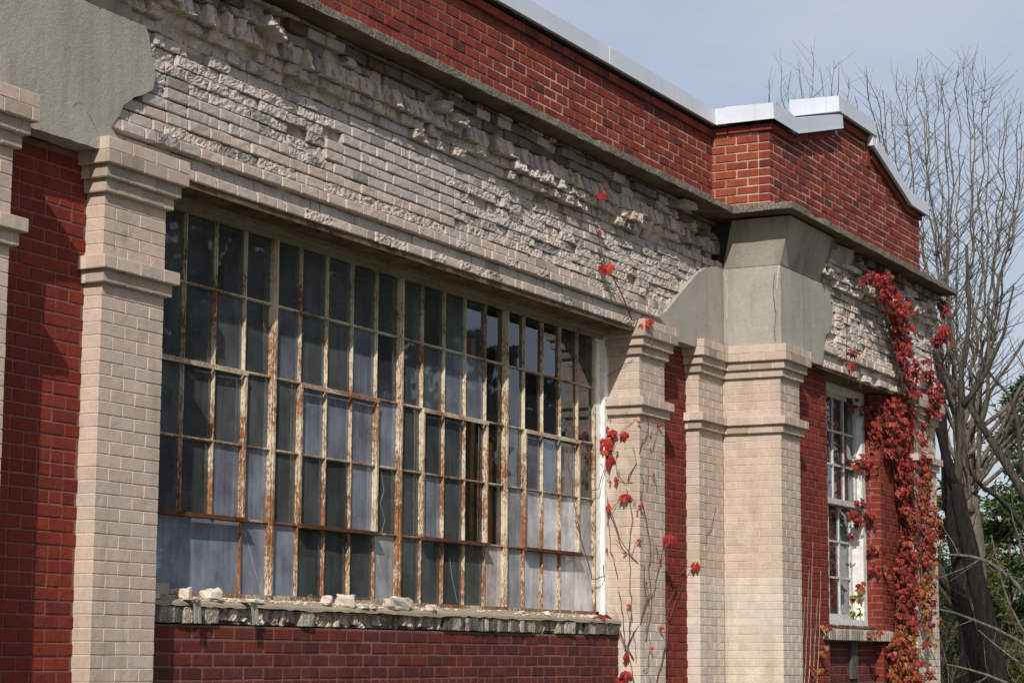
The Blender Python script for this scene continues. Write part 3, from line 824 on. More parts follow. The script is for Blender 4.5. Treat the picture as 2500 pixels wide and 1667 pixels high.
# --- tall steel window
P0 = .312; XW0, XW1 = 9.79, 16.03
cols = [XW1 - P0 * (20 - i) for i in range(21)]; cols[0] = XW0 - .02
rows = [2.012, 2.457, 2.902, 3.349, 3.80, 4.232]
FB = MB()
FB.box(9.70, 16.1, YW - .02, YW + .05, 4.226, 4.262)
FB.box(9.70, 16.1, YW - .03, YW + .05, 1.985, 2.016)
heavy = [5, 10, 15]
for c in heavy:
    FB.box(cols[c] - .021, cols[c] + .021, YW - .034, YW + .05, 2.016, 4.226)
    FB.box(cols[c] - .010, cols[c] + .010, YW - .046, YW - .033, 2.016, 4.226)
FB.box(XW1 - .012, XW1 + .02, YW - .03, YW + .05, 2.016, 4.226)
win = FB.build('window', M['frame'], bld); win['label'] = 'tall rusty steel window of many small panes'
TB = MB()
TB.box(9.70, 16.2, YW - .075, YW + .04, 4.262, 4.30); TB.box(9.70, 16.2, YW - .11, YW + .03, 4.236, 4.2675); TB.box(9.70, 16.2, YW - .055, YW - .0205, 4.205, 4.2355)
TB.build('head_trim', M['trim'], win)
TB = MB()
TB.box(16.052, 16.215, YW - .03, YW + .06, 1.99, 4.236); TB.box(16.13, 16.214, YW - .065, YW - .031, 1.97, 4.235)
TB.build('side_post', M['whitewood'], win)
MU = MB()
def vbar(c, r0, r1):
    x = cols[c]; MU.box(x - .0075, x + .0075, YW - .016, YW + .03, rows[r0] + .0, rows[r1]); MU.box(x - .0035, x + .0035, YW - .027, YW - .0155, rows[r0], rows[r1])
skipv = {(1, 0), (2, 0), (3, 0), (19, 0)}
for c in range(1, 20):
    if c in heavy: continue
    for r in range(5):
        if (c, r) in skipv: continue
        vbar(c, r, r + 1)
for r in range(1, 5):
    for s in range(4):
        a, b = cols[s * 5] + .024, cols[s * 5 + 5] - .024
        if r == 1 and s == 0: a = cols[4]
        z = rows[r]; MU.box(a, b, YW - .0165, YW + .03, z - .0085, z + .0085); MU.box(a, b, YW - .026, YW - .016, z - .0035, z + .0035)
MU.build('muntin_bars', M['frame'], win)
for s in range(4):
    SB = MB(); a, b = cols[s * 5 + 1], cols[s * 5 + 4]
    if s == 0: pass
    zb, zt2 = rows[1], rows[3]
    SB.box(a - .011, a + .011, YW - .042, YW - .0305, zb, zt2); SB.box(b - .011, b + .011, YW - .042, YW - .0305, zb, zt2)
    SB.box(a - .013, b + .013, YW - .046, YW - .031, zt2 - .028, zt2 - .004)
    SB.box(a - .018, b + .018, YW - .062, YW - .0315, zb - .018, zb + .010, mi=1); SB.box(a - .018, b + .018, YW - .070, YW - .0625, zb - .015, zb - .004, mi=1)
    SB.build('vent_sash', [M['frame'], M['rustrail']], win)
# panes: film colour and amount by (column, row from the top)
CLEAR = ((.135, .158, .162), .2)
BLUE = ((.25, .275, .335), .84); BLUE2 = ((.21, .235, .29), .74); WHITE = ((.74, .73, .74), .9); PALE = ((.52, .55, .56), .6); PINK = ((.68, .60, .58), .84)
pane = {}
for c in (5, 8, 12, 13): pane[(c, 1)] = BLUE2
for c in (6, 7, 8, 9): pane[(c, 2)] = BLUE
pane[(9, 1)] = ((.15, .16, .19), .35); pane[(16, 2)] = BLUE2; pane[(17, 2)] = ((.3, .31, .36), .5); pane[(18, 2)] = ((.34, .34, .36), .5)
for c in (3, 4, 8, 11): pane[(c, 3)] = BLUE
pane[(1, 3)] = ((.16, .18, .2), .4)
for c in (16, 17, 18): pane[(c, 3)] = WHITE
pane[(15, 3)] = PALE; pane[(19, 3)] = PALE; pane[(15, 2)] = ((.3, .32, .33), .35)
pane[(13, 2)] = pane[(13, 3)] = ((.13, .15, .15), .1); pane[(14, 2)] = ((.2, .2, .2), .05); pane[(14, 3)] = ((.2, .2, .2), .05)
pane[(4, 4)] = BLUE; pane[(5, 4)] = BLUE; pane[(9, 4)] = PALE; pane[(14, 4)] = PINK; pane[(15, 4)] = PALE
for c in (16, 17, 18): pane[(c, 4)] = WHITE
GB = MB(); film = []
def add_pane(x0, x1, z0, z1, fc, fa):
    a, b = RN.uniform(-.0035, .0035, 2)
    V = [(x0, YW - .004 - a, z0), (x1, YW - .004 + a, z0), (x1, YW - .004 + a + b, z1), (x0, YW - .004 - a + b, z1)]
    GB.add(V, [(0, 1, 2, 3)], np.array(fc) * RN.uniform(.88, 1.1)); film.extend([fa * RN.uniform(.88, 1.1)] * 4)
add_pane(cols[0], cols[4], rows[0], rows[1], (.225, .25, .31), .95)
for c in range(20):
    for r in range(5):
        rb = 4 - r
        if r == 4 and c < 4: continue
        if r == 4 and c == 19: continue
        fc, fa = pane.get((c, r), CLEAR)
        x1 = cols[c + 1]
        if r == 4 and c == 18: x1 = cols[20]
        if fa == .2: fa = RN.uniform(.38, .68) if c < 14 else RN.uniform(.06, .16)
        add_pane(cols[c], x1, rows[rb], rows[rb + 1], fc, fa)
def build_glass(GB, film, parent, name='glass_panes'):
    g = GB.build(name, M['glass'], parent)
    at = g.data.attributes.new('film', 'FLOAT', 'POINT'); at.data.foreach_set('value', np.array(film, np.float32)); return g
build_glass(GB, film, win)

for pts in ([(12.70, 2.88), (12.74, 2.74), (12.69, 2.66), (12.76, 2.56), (12.72, 2.47)], [(12.63, 2.40), (12.72, 2.2), (12.86, 2.03)], [(11.10, 2.40), (11.2, 2.2), (11.29, 2.04)], [(14.05, 2.22), (14.2, 2.2), (14.4, 2.14)], [(13.66, 2.34), (13.70, 2.2), (13.78, 2.03)]):
    CB = MB(); CB.tube([(x, YW - .008, z) for x, z in pts], .0006, 3, (1, 1, 1)); CB.build('glass_crack', M['wire'], win)
# --- sill of the tall window: rowlock bricks, partly broken, under a ragged cement cap
SB = MB()
xs = np.arange(9.775, 16.2, .03)
V = []; F = []
for x in xs:
    f = .165 + .006 * n1(x * 6, 3)
    d = 1.930 - .022 * max(0, n1(x * 2.6, 5.5) + .05) - .010 * n1(x * 14, 1)
    V += [(x, .42, 2.003), (x, .30, 1.990), (x, f + .014, 1.956), (x, f, 1.945), (x, f - .004, d), (x, f + .03, d + .006), (x, .42, 1.9)]
for i in range(len(xs) - 1):
    for q in range(7):
        k = (q + 1) % 7; F.append((i * 7 + q, i * 7 + 7 + q, i * 7 + 7 + k, i * 7 + k))
F += [tuple(range(7)), tuple((len(xs) - 1) * 7 + q for q in range(7))[::-1]]
SB.add(V, F)
sill = SB.build('window_sill', M['cement'], bld); sill['label'] = 'chipped sill under the tall window'
SB = MB(); x = 9.775
while x < 16.19:
    L = .062 if x > 13.3 else .072
    L *= RN.uniform(.85, 1.1)
    dm = n1(x * 1.1, 2.2) + .35 * n1(x * 5, 4)
    mid = 10.9 < x < 13.3
    broke = (dm > (-.34 if mid else .0))
    if 12.45 < x < 12.75: out = .07
    else: out = (.02 + RN.uniform(0, .03)) if broke else RN.uniform(-.004, .004)
    c = np.array((.47, .40, .33)) if broke else np.array((.13, .12, .105)) if RN.rand() < .5 else np.array((.42, .37, .31))
    brick(SB, x + .002, min(x + L, 16.195) - .002, .168 + out, .32, 1.83 + RN.uniform(0, .006) + (.02 if broke and RN.rand() < .4 else 0), 1.925, c, T=T_ROUGH, jit=.003, rough=1.6 if broke else .45, chunk=.6 if broke else .1)
    x += L
SB.box(9.775, 16.2, .235, .33, 1.835, 1.93, (.2, .17, .14))
SB.build('sill_brick', mat_masonry('flaking_black_paint_brick', .75, .4, .7, 60, (.4, .38, .36)), sill)

# --- narrow sash window in the corner bay
YG = -.16
x0, x1 = 19.568, 21.151
FB = MB()
FB.box(x1 - .10, x1, YQR + .155, YG + .06, 1.955, 4.275); FB.box(x1 - .085, x1 - .02, YQR + .19, YG - .0, 1.95, 4.27)
FB.box(x0, x0 + .10, YQR + .155, YG + .06, 1.955, 4.275)
FB.box(x0 + .10, x1 - .10, YQR + .155, YG + .06, 4.20, 4.275); FB.box(x0 + .1, x1 - .1, YQR + .12, YG + .06, 1.955, 2.03)
w2 = FB.build('window', M['whitesash'], bld); w2['label'] = 'narrow white wooden sash window beside the red creeper'
gx0, gx1 = x0 + .10, x1 - .10
def sash(z0, z1, y, lx=.05):
    S = MB()
    S.box(gx0, gx0 + lx, y - .02, y + .02, z0, z1); S.box(gx1 - lx, gx1, y - .02, y + .02, z0, z1)
    S.box(gx0 + lx, gx1 - lx, y - .02, y + .02, z0, z0 + .055); S.box(gx0 + lx, gx1 - lx, y - .02, y + .02, z1 - .04, z1)
    w = (gx1 - gx0 - 2 * lx) / 4
    for i in range(1, 4): S.box(gx0 + lx + i * w - .011, gx0 + lx + i * w + .011, y - .016, y + .016, z0 + .055, z1 - .04)
    hh = (z1 - z0 - .095) / 3
    for i in range(1, 3): S.box(gx0 + lx, gx1 - lx, y - .0155, y + .0155, z0 + .055 + i * hh - .010, z0 + .055 + i * hh + .010)
    s = S.build('sash', M['dullsash'], w2)
    G = MB(); fl = []
    for i in range(4):
        for k in range(3):
            a = RN.uniform(-.003, .003)
            G.add([(gx0 + lx + i * w, y - a, z0 + .055 + k * hh), (gx0 + lx + (i + 1) * w, y + a, z0 + .055 + k * hh), (gx0 + lx + (i + 1) * w, y + a, z0 + .055 + (k + 1) * hh), (gx0 + lx + i * w, y - a, z0 + .055 + (k + 1) * hh)], [(0, 1, 2, 3)], (.3, .31, .33))
            fl += [.06 + .12 * RN.rand()] * 4
    build_glass(G, fl, w2)
sash(3.13, 4.20, YG - .03); sash(2.03, 3.17, YG + .03)
SB = MB(); x = 19.385
while x < 21.32:
    brick(SB, x + .002, x + .062, YQR - .035, YQR + .15, 1.825, 1.925, np.array((.42, .38, .33)) * RN.uniform(.5, 1.1), T=T_MED, jit=.003, rough=.35)
    x += .0645
SB.box(19.385, 21.32, YQR - .02, YQR + .19, 1.83, 1.932, (.4, .36, .31))
s2 = SB.build('window_sill', M['rough'], bld); s2['label'] = 'ribbed sill under the narrow sash window'

# ================================================================== loose things on and by the building
def stone(x, y, s, label, seed, kind='brick_fragment', cat='fragment', dark=1.0, rot=0.0):
    zt = np.interp(y, [.165, .18, .30, .42], [1.945, 1.956, 1.990, 2.003])
    B = MB(); s = tuple(q * .74 for q in s); lump(B, x, y, zt + s[2] * .5 * .8, s[0], s[1], s[2], np.array((1, 1, 1)) * dark, seed, n=(16, 11), amp=.42, rot=rot)
    vv = B.v[0]; vv += (.006 * fbm(vv * 55, 3))[:, None] * (vv - vv.mean(0)) / .03
    o = B.build(kind, M['stone'], None, (x, y, float(zt))); tag(o, label, cat, 'broken brick fragments on the window sill'); return o
def crumbs(x0, x1, n, name, label, seed):
    B = MB(); rr = np.random.RandomState(seed)
    for i in range(n):
        x = rr.uniform(x0, x1); y = rr.uniform(.18, .28); zt = float(np.interp(y, [.165, .18, .30, .42], [1.945, 1.956, 1.990, 2.003])); s = rr.uniform(.010, .03)
        lump(B, x, y, zt + .003, s * 1.6, s, s * .5, (1, 1, 1), seed + i, n=(6, 4))
    o = B.build(name, M['stone'], None, ((x0 + x1) / 2, .23, 1.96)); o['kind'] = 'stuff'; tag(o, label, 'crumbs')
STONES = [
    (10.335, .205, (.11, .09, .10), 'upright pale brick lump right behind the nearer metal clip', .3),
    (10.60, .215, (.17, .11, .10), 'rounded pale brick lump between the two metal clips', -.2),
    (10.02, .20, (.12, .09, .05), 'flat pale fragment half hidden beside the near cream pilaster', .1),
    (11.03, .20, (.17, .09, .035), 'thin pale slab lying just right of the farther metal clip', .15),
    (11.86, .22, (.14, .10, .09), 'squarish pale lump, left one of a touching pair', .5),
    (12.08, .215, (.17, .09, .11), 'tilted pale lump, right one of a touching pair', -.5),
    (12.25, .19, (.13, .08, .04), 'small flat chip just right of the tilted lump', .0),
    (12.72, .205, (.42, .12, .115), 'longest pale brick slab with one squared end', .06),
    (13.16, .20, (.16, .10, .06), 'jagged pale fragment near the thick middle mullion', .4),
    (12.36, .185, (.11, .07, .04), 'small pale chip left of the longest slab', .2),
    (14.52, .20, (.10, .07, .04), 'lone small pale fragment near the pane with a wooden post', .1),
    (14.95, .205, (.08, .07, .05), 'tiny upright pale cube of brick farther along the sill', .3),
    (15.72, .20, (.13, .08, .03), 'flat pale chip beside fallen red leaves at the far end', .0),
]
for i, (x, y, s, lab, r) in enumerate(STONES): stone(x, y, s, lab, i * 3 + 1, rot=r)
B = MB(); brick(B, 9.98, 10.28, .275, .335, 1.985, 2.055, (1, 1, 1), T=T_MED)
o = B.build('loose_brick', mat_plain('dull_loose_brick', (.36, .29, .24), .9), None, (10.13, .3, 1.985)); tag(o, 'whole cream brick lying against the lower left pane', 'brick')
crumbs(10.2, 13.4, 120, 'brick_crumbs', 'pale brick crumbs strewn along the sill', 400)
crumbs(13.4, 16.0, 60, 'brick_crumbs', 'sparser pale crumbs along the far part of the sill', 700)
def clip(x, label, tilt):
    e = thing('metal_clip', label, 'clip', (x, .165, 1.95), 'metal clips hooked over the sill')
    B = MB()
    B.box(x - .05, x + .02, .10, .29, 1.962, 1.967); B.build('hook_plate', M['alu'], e, (x, .165, 1.95))
    B = MB()
    for dx in (-.028, .012):
        B.add([(x + dx, .118, 1.962), (x + dx + .022, .118, 1.962), (x + dx + .022 + tilt, .122, 1.832), (x + dx + tilt, .122, 1.832), (x + dx, .124, 1.962), (x + dx + .022, .124, 1.962), (x + dx + .022 + tilt, .128, 1.832), (x + dx + tilt, .128, 1.832)],
              [(0, 3, 2, 1), (4, 5, 6, 7), (0, 1, 5, 4), (1, 2, 6, 5), (2, 3, 7, 6), (3, 0, 4, 7)])
    B.add([(x - .006, .1225, 1.95), (x + .012, .1225, 1.95), (x + .012 + tilt, .1265, 1.84), (x - .006 + tilt, .1265, 1.84)], [(0, 3, 2, 1)])
    B.build('hanging_strip', M['alu'], e, (x, .165, 1.95))
clip(10.325, 'bent aluminium clip on the sill nearer the cream pilaster', .02)
clip(10.90, 'bent aluminium clip on the sill below the first thick mullion', .03)
# behind the panes
B = MB()
B.add([(13.17, .46, 1.99), (13.48, .46, 1.99), (13.64, .52, 2.22), (13.33, .52, 2.22), (13.17, .466, 1.99), (13.48, .466, 1.99), (13.64, .526, 2.22), (13.33, .526, 2.22)], [(0, 3, 2, 1)[::-1], (4, 5, 6, 7)[::-1], (0, 1, 5, 4), (1, 2, 6, 5), (2, 3, 7, 6), (3, 0, 4, 7)], (.45, .5, .46))
tag(build_glass(B, [.6] * 8, None, 'glass_sheet'), 'loose sheet of pale glass leaning crooked behind the lower panes', 'glass sheet')
B = MB(); B.box(14.36, 14.58, .44, .50, .8, 3.22, (1, 1, 1)); B.box(14.39, 14.55, .41, .4405, .8, 3.22); B.box(14.31, 14.37, .52, .56, .8, 4.0)
tag(B.build('wooden_post', M['wood'], None, (14.47, .47, .8)), 'orange brown wooden post standing behind the panes', 'post')
def sheet(x0, x1, z0, z1, y, label, seed):
    B = MB(); n = int((x1 - x0) / .03); V = []; F = []
    for i in range(n + 1):
        for q in range(9):
            x = x0 + (x1 - x0) * i / n; z = z0 + (z1 - z0) * q / 8
            V.append((x, y + .03 * n1(x * 3, z * 1.5, seed), z))
    for i in range(n):
        for q in range(8):
            a = i * 9 + q; F.append((a, a + 9, a + 10, a + 1))
    V2 = [(x, yy + .006, z) for x, yy, z in V]; m = len(V)
    B.add(V, F, smooth=True); B.add(V2, [f[::-1] for f in F], smooth=True)
    tag(B.build('insulation_sheet', M['sheet'], None, ((x0 + x1) / 2, y, z0)), label, 'sheet', 'quilted sheets stood up behind the panes')
sheet(11.5, 12.75, .8, 2.30, .75, 'dim quilted sheet low behind the panes left of the thick middle mullion', 3)
sheet(13.5, 14.28, .8, 2.95, .8, 'quilted pale sheet left of the wooden post', 5)
sheet(14.9, 15.35, .8, 2.95, .50, 'bright narrow quilted sheet right of the wooden post', 7)
sheet(15.4, 16.15, .8, 3.0, .56, 'bright wide quilted sheet behind the lower right panes', 9)
B = MB(); B.box(14.85, 16.1, .48, .85, 3.02, 3.06); 
for q in range(5): B.box(14.9 + q * .24, 15.08 + q * .24, .5, .75, 3.06, 3.06 + R.uniform(.08, .2))
tag(B.build('cluttered_shelf', mat_plain('dusty_red_clutter', (.17, .06, .04), .8, .3, 0, .6, 9), None, (15.4, .6, 3.02)), 'shelf of dusty reddish boxes behind the upper right panes', 'shelf')
B = MB(); rr = np.random.RandomState(5)
for q in range(22):
    a = np.array((rr.uniform(14.8, 16.0), rr.uniform(.5, .8), rr.uniform(3.15, 3.3))); b = a + np.array((rr.uniform(-.5, .5), rr.uniform(-.1, .2), rr.uniform(-.05, .42)))
    m_ = (a + b) / 2 + rr.uniform(-.06, .06, 3); B.tube([a, m_, b], .006, 5, (.55, .55, .5))
tag(B.build('cable_bundle', M['bark'], None, (15.4, .6, 3.2)), 'tangle of pale cables on the shelf behind the glass', 'cables')
B = MB(); B.box(20.33, 20.42, YQR + .045, YQR + .078, 1.47, 1.822); B.box(20.425, 20.50, YQR + .045, YQR + .076, 1.475, 1.815)
tag(B.build('weathered_board', M['wood_grey'], None, (20.41, YQR, 1.47)), 'short dark weathered board hanging under the narrow window sill', 'board')

# ================================================================== creepers
def leaf(B, p, size, nrm, col, nl=5, droop=.5, fold=.25):
    """palmate creeper leaf hanging from p; nrm = facing"""
    nrm = np.array(nrm, float); nrm /= np.linalg.norm(nrm)
    dn = np.array((0, 0, -1.0)); dn = dn - nrm * dn.dot(nrm); dn /= np.linalg.norm(dn); rt = np.cross(dn, nrm)
    spread = {5: (-1.25, -.62, 0, .62, 1.25), 3: (-.7, 0, .7), 1: (0,)}[nl]
    for q, an in enumerate(spread):
        an += R.uniform(-.12, .12); L = size * (1 - .22 * abs(an)) * R.uniform(.85, 1.1)
        d = dn * math.cos(an) + rt * math.sin(an); w = np.cross(d, nrm) * L * .27
        b = p; t = p + d * L - nrm * L * droop * R.uniform(.1, .5); mid = p + d * L * .5 + nrm * L * fold * .3
        l = p + d * L * .5 + w - nrm * L * fold * .22; r_ = p + d * L * .5 - w - nrm * L * fold * .22
        cc = np.array(col) * R.uniform(.8, 1.2)
        B.add([b, r_, t, l, mid], [(0, 1, 4), (1, 2, 4), (2, 3, 4), (3, 0, 4)], cc)
CRIM = [(.22, .010, .018), (.16, .008, .016), (.28, .018, .018), (.11, .008, .014), (.32, .03, .02), (.30, .05, .028), (.20, .012, .02)]
ORNG = [(.28, .045, .014), (.24, .034, .014), (.18, .024, .013), (.31, .08, .024), (.14, .022, .013), (.26, .024, .016), (.11, .022, .012), (.20, .014, .016)]
GOLD = [(.34, .14, .035), (.29, .12, .03), (.23, .10, .025), (.30, .075, .018), (.19, .085, .024), (.16, .07, .02)]
GREEN = [(.16, .20, .03), (.22, .22, .035), (.10, .14, .022)]
BLOBS = [(20.00, 5.25, .06), (20.39, 5.22, .12), (20.73, 5.14, .13), (21.00, 5.01, .14), (21.20, 4.86, .15), (21.26, 4.69, .13), (20.60, 5.40, .09), (21.47, 4.49, .10), (21.58, 4.33, .09), (21.74, 4.14, .09),
         (22.66, 5.30, .06), (22.66, 5.42, .05), (22.57, 5.04, .09), (22.15, 4.62, .08), (22.30, 4.42, .10), (22.28, 4.27, .10), (21.87, 3.96, .11), (19.71, 4.50, .03), (19.64, 4.36, .04),
         (20.8, 4.15, .05), (21.15, 4.10, .11), (21.59, 4.08, .19), (21.35, 3.87, .17), (21.71, 3.68, .20), (21.92, 3.47, .17), (21.02, 3.60, .07), (21.75, 3.24, .15), (22.04, 3.04, .18), (21.87, 2.76, .2), (21.77, 2.50, .21), (21.75, 2.23, .22), (21.70, 1.97, .22), (21.5, 1.67, .23), (21.55, 1.46, .25), (21.6, 1.2, .25), (21.6, .9, .25),
         (21.0, 3.19, .05), (20.75, 3.08, .05), (20.9, 3.02, .055), (20.70, 2.86, .025), (21.12, 2.74, .05), (21.15, 2.53, .06), (20.98, 2.36, .04), (20.80, 2.25, .045), (20.76, 2.13, .045), (19.30, 1.94, .02), (19.22, 1.74, .03), (18.98, 1.55, .03), (21.02, 3.05, .06), (20.6, 1.93, .06), (21.30, 1.75, .12)]
cr = thing('creeper', 'dense red and orange creeper climbing beside the narrow sash window', 'creeper', (21.7, -.6, 0))
LB = MB(); SBm = MB()
def surf_y(x, z):
    if z > 4.30: return YQ - .05 - (.07 if 5.02 < z < 5.35 else 0)
    if x > 21.9: return YQ - .03
    if 19.57 < x < 21.15 and z > 1.93: return YG - .06 if x < 21.03 else YQR + .12
    return YQR - .02
def hue(x, z):
    if x < 20.9 and z < 2.45 and 2.0 < z: return GREEN if R.random() < .6 else GOLD
    if z > 4.35: return CRIM if R.random() < .9 else ORNG
    if z > 2.6 and x < 21.95: return CRIM if R.random() < .36 else ORNG
    if x > 21.9 and 2.1 < z < 3.5: return GOLD if R.random() < .6 else ORNG
    if z > 3.3: return CRIM if R.random() < .4 else ORNG
    if z > 2.0: return ORNG if R.random() < .78 else CRIM if R.random() < .6 else GOLD
    return GOLD if R.random() < .5 else ORNG
for (x, z, r) in BLOBS:
    if r > .06 and x > 21.2: r *= 1.15 if z < 4.3 else 1.05
    n = int(10 + 5200 * r * r * (.66 if z < 4.3 else .72)) if r > .05 else int(5 + r * 100)
    for i in range(n):
        a = R.uniform(0, 6.283); q = r * math.sqrt(R.random()) * 1.25
        px, pz = x + q * math.cos(a) * 1.15, z + q * math.sin(a)
        if px > 22.86: continue
        py = surf_y(px, pz) - abs(R.gauss(0, .055)) - (.03 if r > .1 else 0)
        if px > 22.7: py += R.uniform(0, .2)
        nr = (R.gauss(-.55, .5), R.gauss(-1, .3), R.gauss(.35, .45))
        leaf(LB, np.array((px, py, pz)), R.uniform(.034, .078) * (1 if R.random() < .85 else 1.35), nr, pick(hue(px, pz)) if False else R.choice(hue(px, pz)), R.choice((5, 5, 3, 3, 1)))
LB.build('leaves', M['leaf'], cr, (21.7, -.6, 0))
def strand(B, pts, r0, r1, y=None, wob=.012, n=5, col=(.11, .06, .035)):
    P = []
    for (a, b) in zip(pts[:-1], pts[1:]):
        a, b = np.array(a, float), np.array(b, float); m = max(2, int(np.linalg.norm(b - a) / .05))
        for i in range(m): P.append(a + (b - a) * i / m)
    P.append(np.array(pts[-1], float)); P = np.array(P)
    P = P + wob * np.stack([fbm(P * 9, 2), fbm(P * 9 + 40, 2) * .4, fbm(P * 9 + 80, 2)], 1)
    B.tube(P, np.linspace(r0, r1, len(P)), n, col)
for q in range(14):
    xx = 21.6 + R.uniform(-.25, .25); pts = []
    for z in np.arange(0, R.uniform(3.4, 5.2), .35):
        tx = float(np.interp(z, [0, 1.5, 2.2, 3.0, 3.9, 4.4, 5.2], [21.6, 21.55, 21.75, 21.95, 21.6, 21.5, 20.6])) + (xx - 21.6) + R.uniform(-.05, .05)
        pts.append((tx, surf_y(tx, z) - .02, z))
    strand(SBm, pts, .012, .003)
strand(SBm, [(22.3, YQ - .04, 3.9), (22.35, YQ - .05, 4.4), (22.5, YQ - .06, 4.9), (22.62, YQ - .12, 5.3)], .007, .003)
strand(SBm, [(19.62, YQ - .05, 5.45), (19.72, YQ - .08, 5.2), (19.73, YQ - .05, 4.9), (19.70, YQ - .04, 4.35)], .005, .002)
strand(SBm, [(21.1, YQR + .1, 2.9), (20.95, YQR + .1, 3.1), (20.5, YG - .06, 3.1)], .005, .002)
for q in range(5):
    x = 18.75 + .11 * q; strand(SBm, [(x - .2, YQR - .012, .6), (x, YQR - .012, 1.6), (x + .12, YQR - .012, 2.2 + .25 * (q % 3))], .006, .002, col=(.3, .25, .2))
for q in range(150):
    x, z, r = R.choice(BLOBS[:36]); a = np.array((x + R.uniform(-r, r), surf_y(x, z) - .04, z + R.uniform(-r, r)))
    strand(SBm, [a, a + np.array((R.uniform(-.15, .2), -.05, R.uniform(-.35, -.05)))], .003, .0012, n=3)
SBm.build('stems', M['stem'], cr, (21.7, -.6, 0))

cv = thing('vine', 'thin nearly bare vine with few red leaves on the cream pilaster', 'vine', (16.25, .1, 0))
XJ = 16.195
SV = MB(); LV = MB()
J = lambda y, z: (XJ - .01, y, z)
Fp = lambda x, z: (x, -.012, z)
BR = (.13, .065, .04)
for pts in ([Fp(16.24, 0), (16.20, -.02, 1.2), J(.12, 1.75), J(.16, 2.1), J(.24, 2.5), J(.27, 2.9), J(.33, 3.25), J(.34, 3.6), J(.30, 3.9), J(.12, 4.0), (16.22, -.03, 4.07), (16.26, -.1, 4.25), (16.24, -.05, 4.36)],
            [J(.10, 1.6), J(.07, 2.0), J(.09, 2.4), J(.05, 2.75), J(.16, 3.1), J(.26, 3.3), J(.13, 3.46), (16.24, -.015, 3.60)],
            [J(.10, 1.75), (16.21, -.012, 1.95), Fp(16.36, 2.2), Fp(16.33, 2.65), (16.21, -.012, 2.95), J(.10, 3.05), J(.24, 2.8), J(.33, 2.5)],
            [J(.13, 1.5), Fp(16.30, 1.8), Fp(16.42, 2.1), Fp(16.60, 2.5), Fp(16.70, 2.62)],
            [Fp(16.60, .9), Fp(16.56, 1.5), Fp(16.71, 1.85), (17.0, .1, 2.1), (17.3, .1, 2.35), (17.45, .05, 2.46), (17.60, -.012, 2.62), (17.80, -.012, 2.95)],
            [Fp(16.40, .8), Fp(16.55, 1.5), Fp(16.70, 1.75), (17.0, .1, 1.95), (17.38, .1, 2.3)],
            [J(.05, 1.65), J(.2, 1.9), J(.3, 2.05)], [J(.1, 3.05), (16.21, -.012, 3.3), Fp(16.33, 3.5), Fp(16.36, 3.65), (16.2, -.05, 3.75), J(.2, 3.7), J(.33, 3.75)],
            [J(.12, 1.6), Fp(16.27, 1.55), Fp(16.40, 1.72)], [J(.27, 2.9), J(.15, 2.6), (16.21, -.012, 2.35), Fp(16.30, 2.1), J(.05, 1.8)],
            [J(.33, 3.3), (16.13, YW - .08, 3.15), (16.0, YW - .06, 3.0), (15.82, YW - .06, 2.95)], [J(.33, 2.5), (16.1, YW - .08, 2.3), (15.9, YW - .06, 2.25), (15.6, YW - .06, 2.75), (15.42, YW - .06, 3.3)]):
    strand(SV, pts, .0048, .002, wob=.045, col=BR)
strand(SV, [(16.24, -.03, 4.36), (16.0, -.03, 4.33), (15.70, -.05, 4.54), (15.45, -.05, 4.67), (15.30, -.05, 4.89), (15.12, -.06, 5.1), (15.14, -.12, 5.2)], .006, .003, wob=.02, col=BR)
LV_P = [((XJ - .05, .37 - .03 * (q_ % 3), 3.50 - .075 * q_), .10, (5, 3, 5, 3)[q_]) for q_ in range(4)] + [((XJ - .04, .22 + .05 * (q_ % 3), 3.46 - .09 * q_), .08, 3) for q_ in range(3)] + [((XJ - .03, .33, 3.50), .10, 5), ((XJ - .04, .27, 3.38), .10, 5), ((XJ - .03, .27, 3.27), .12, 3), ((XJ - .03, .33, 3.25), .11, 3),
        ((XJ - .02, .34, 2.62), .12, 5), ((XJ - .02, .325, 2.53), .12, 3), ((XJ - .02, .25, 2.9), .10, 1), ((XJ - .02, .19, 3.1), .08, 1), ((XJ - .02, .13, 2.96), .09, 3), ((XJ - .02, .10, 3.45), .08, 3), ((XJ - .02, .09, 1.68), .11, 1),
        ((XJ - .02, .11, 1.55), .10, 3), ((XJ - .02, .15, 1.52), .11, 3), ((16.69, -.03, 2.64), .11, 3), ((17.46, .02, 2.48), .11, 1), ((17.44, .03, 2.45), .09, 1), ((16.2, -.06, 4.37), .10, 5), ((16.15, -.06, 4.33), .09, 5), ((15.30, -.07, 4.92), .08, 1), ((15.42, -.08, 4.70), .10, 3), ((15.42, -.08, 4.66), .08, 1),
        ((15.18, -.14, 5.20), .07, 3), ((15.26, -.14, 5.25), .07, 1), ((16.33, -.03, 3.45), .05, 1), ((XJ - .02, .3, 2.8), .06, 1)]
for p, s, nl in LV_P:
    for e in range(1 if nl == 1 else 2):
        leaf(LV, np.array(p) + np.array((R.uniform(-.01, .01), R.uniform(-.03, .03), R.uniform(-.02, .02))), s, (-1, -.55 + R.uniform(-.4, .4), .3 + R.uniform(-.3, .4)), R.choice([(.36, .026, .016), (.29, .02, .018), (.40, .045, .018), (.22, .016, .018)]), nl, .35)
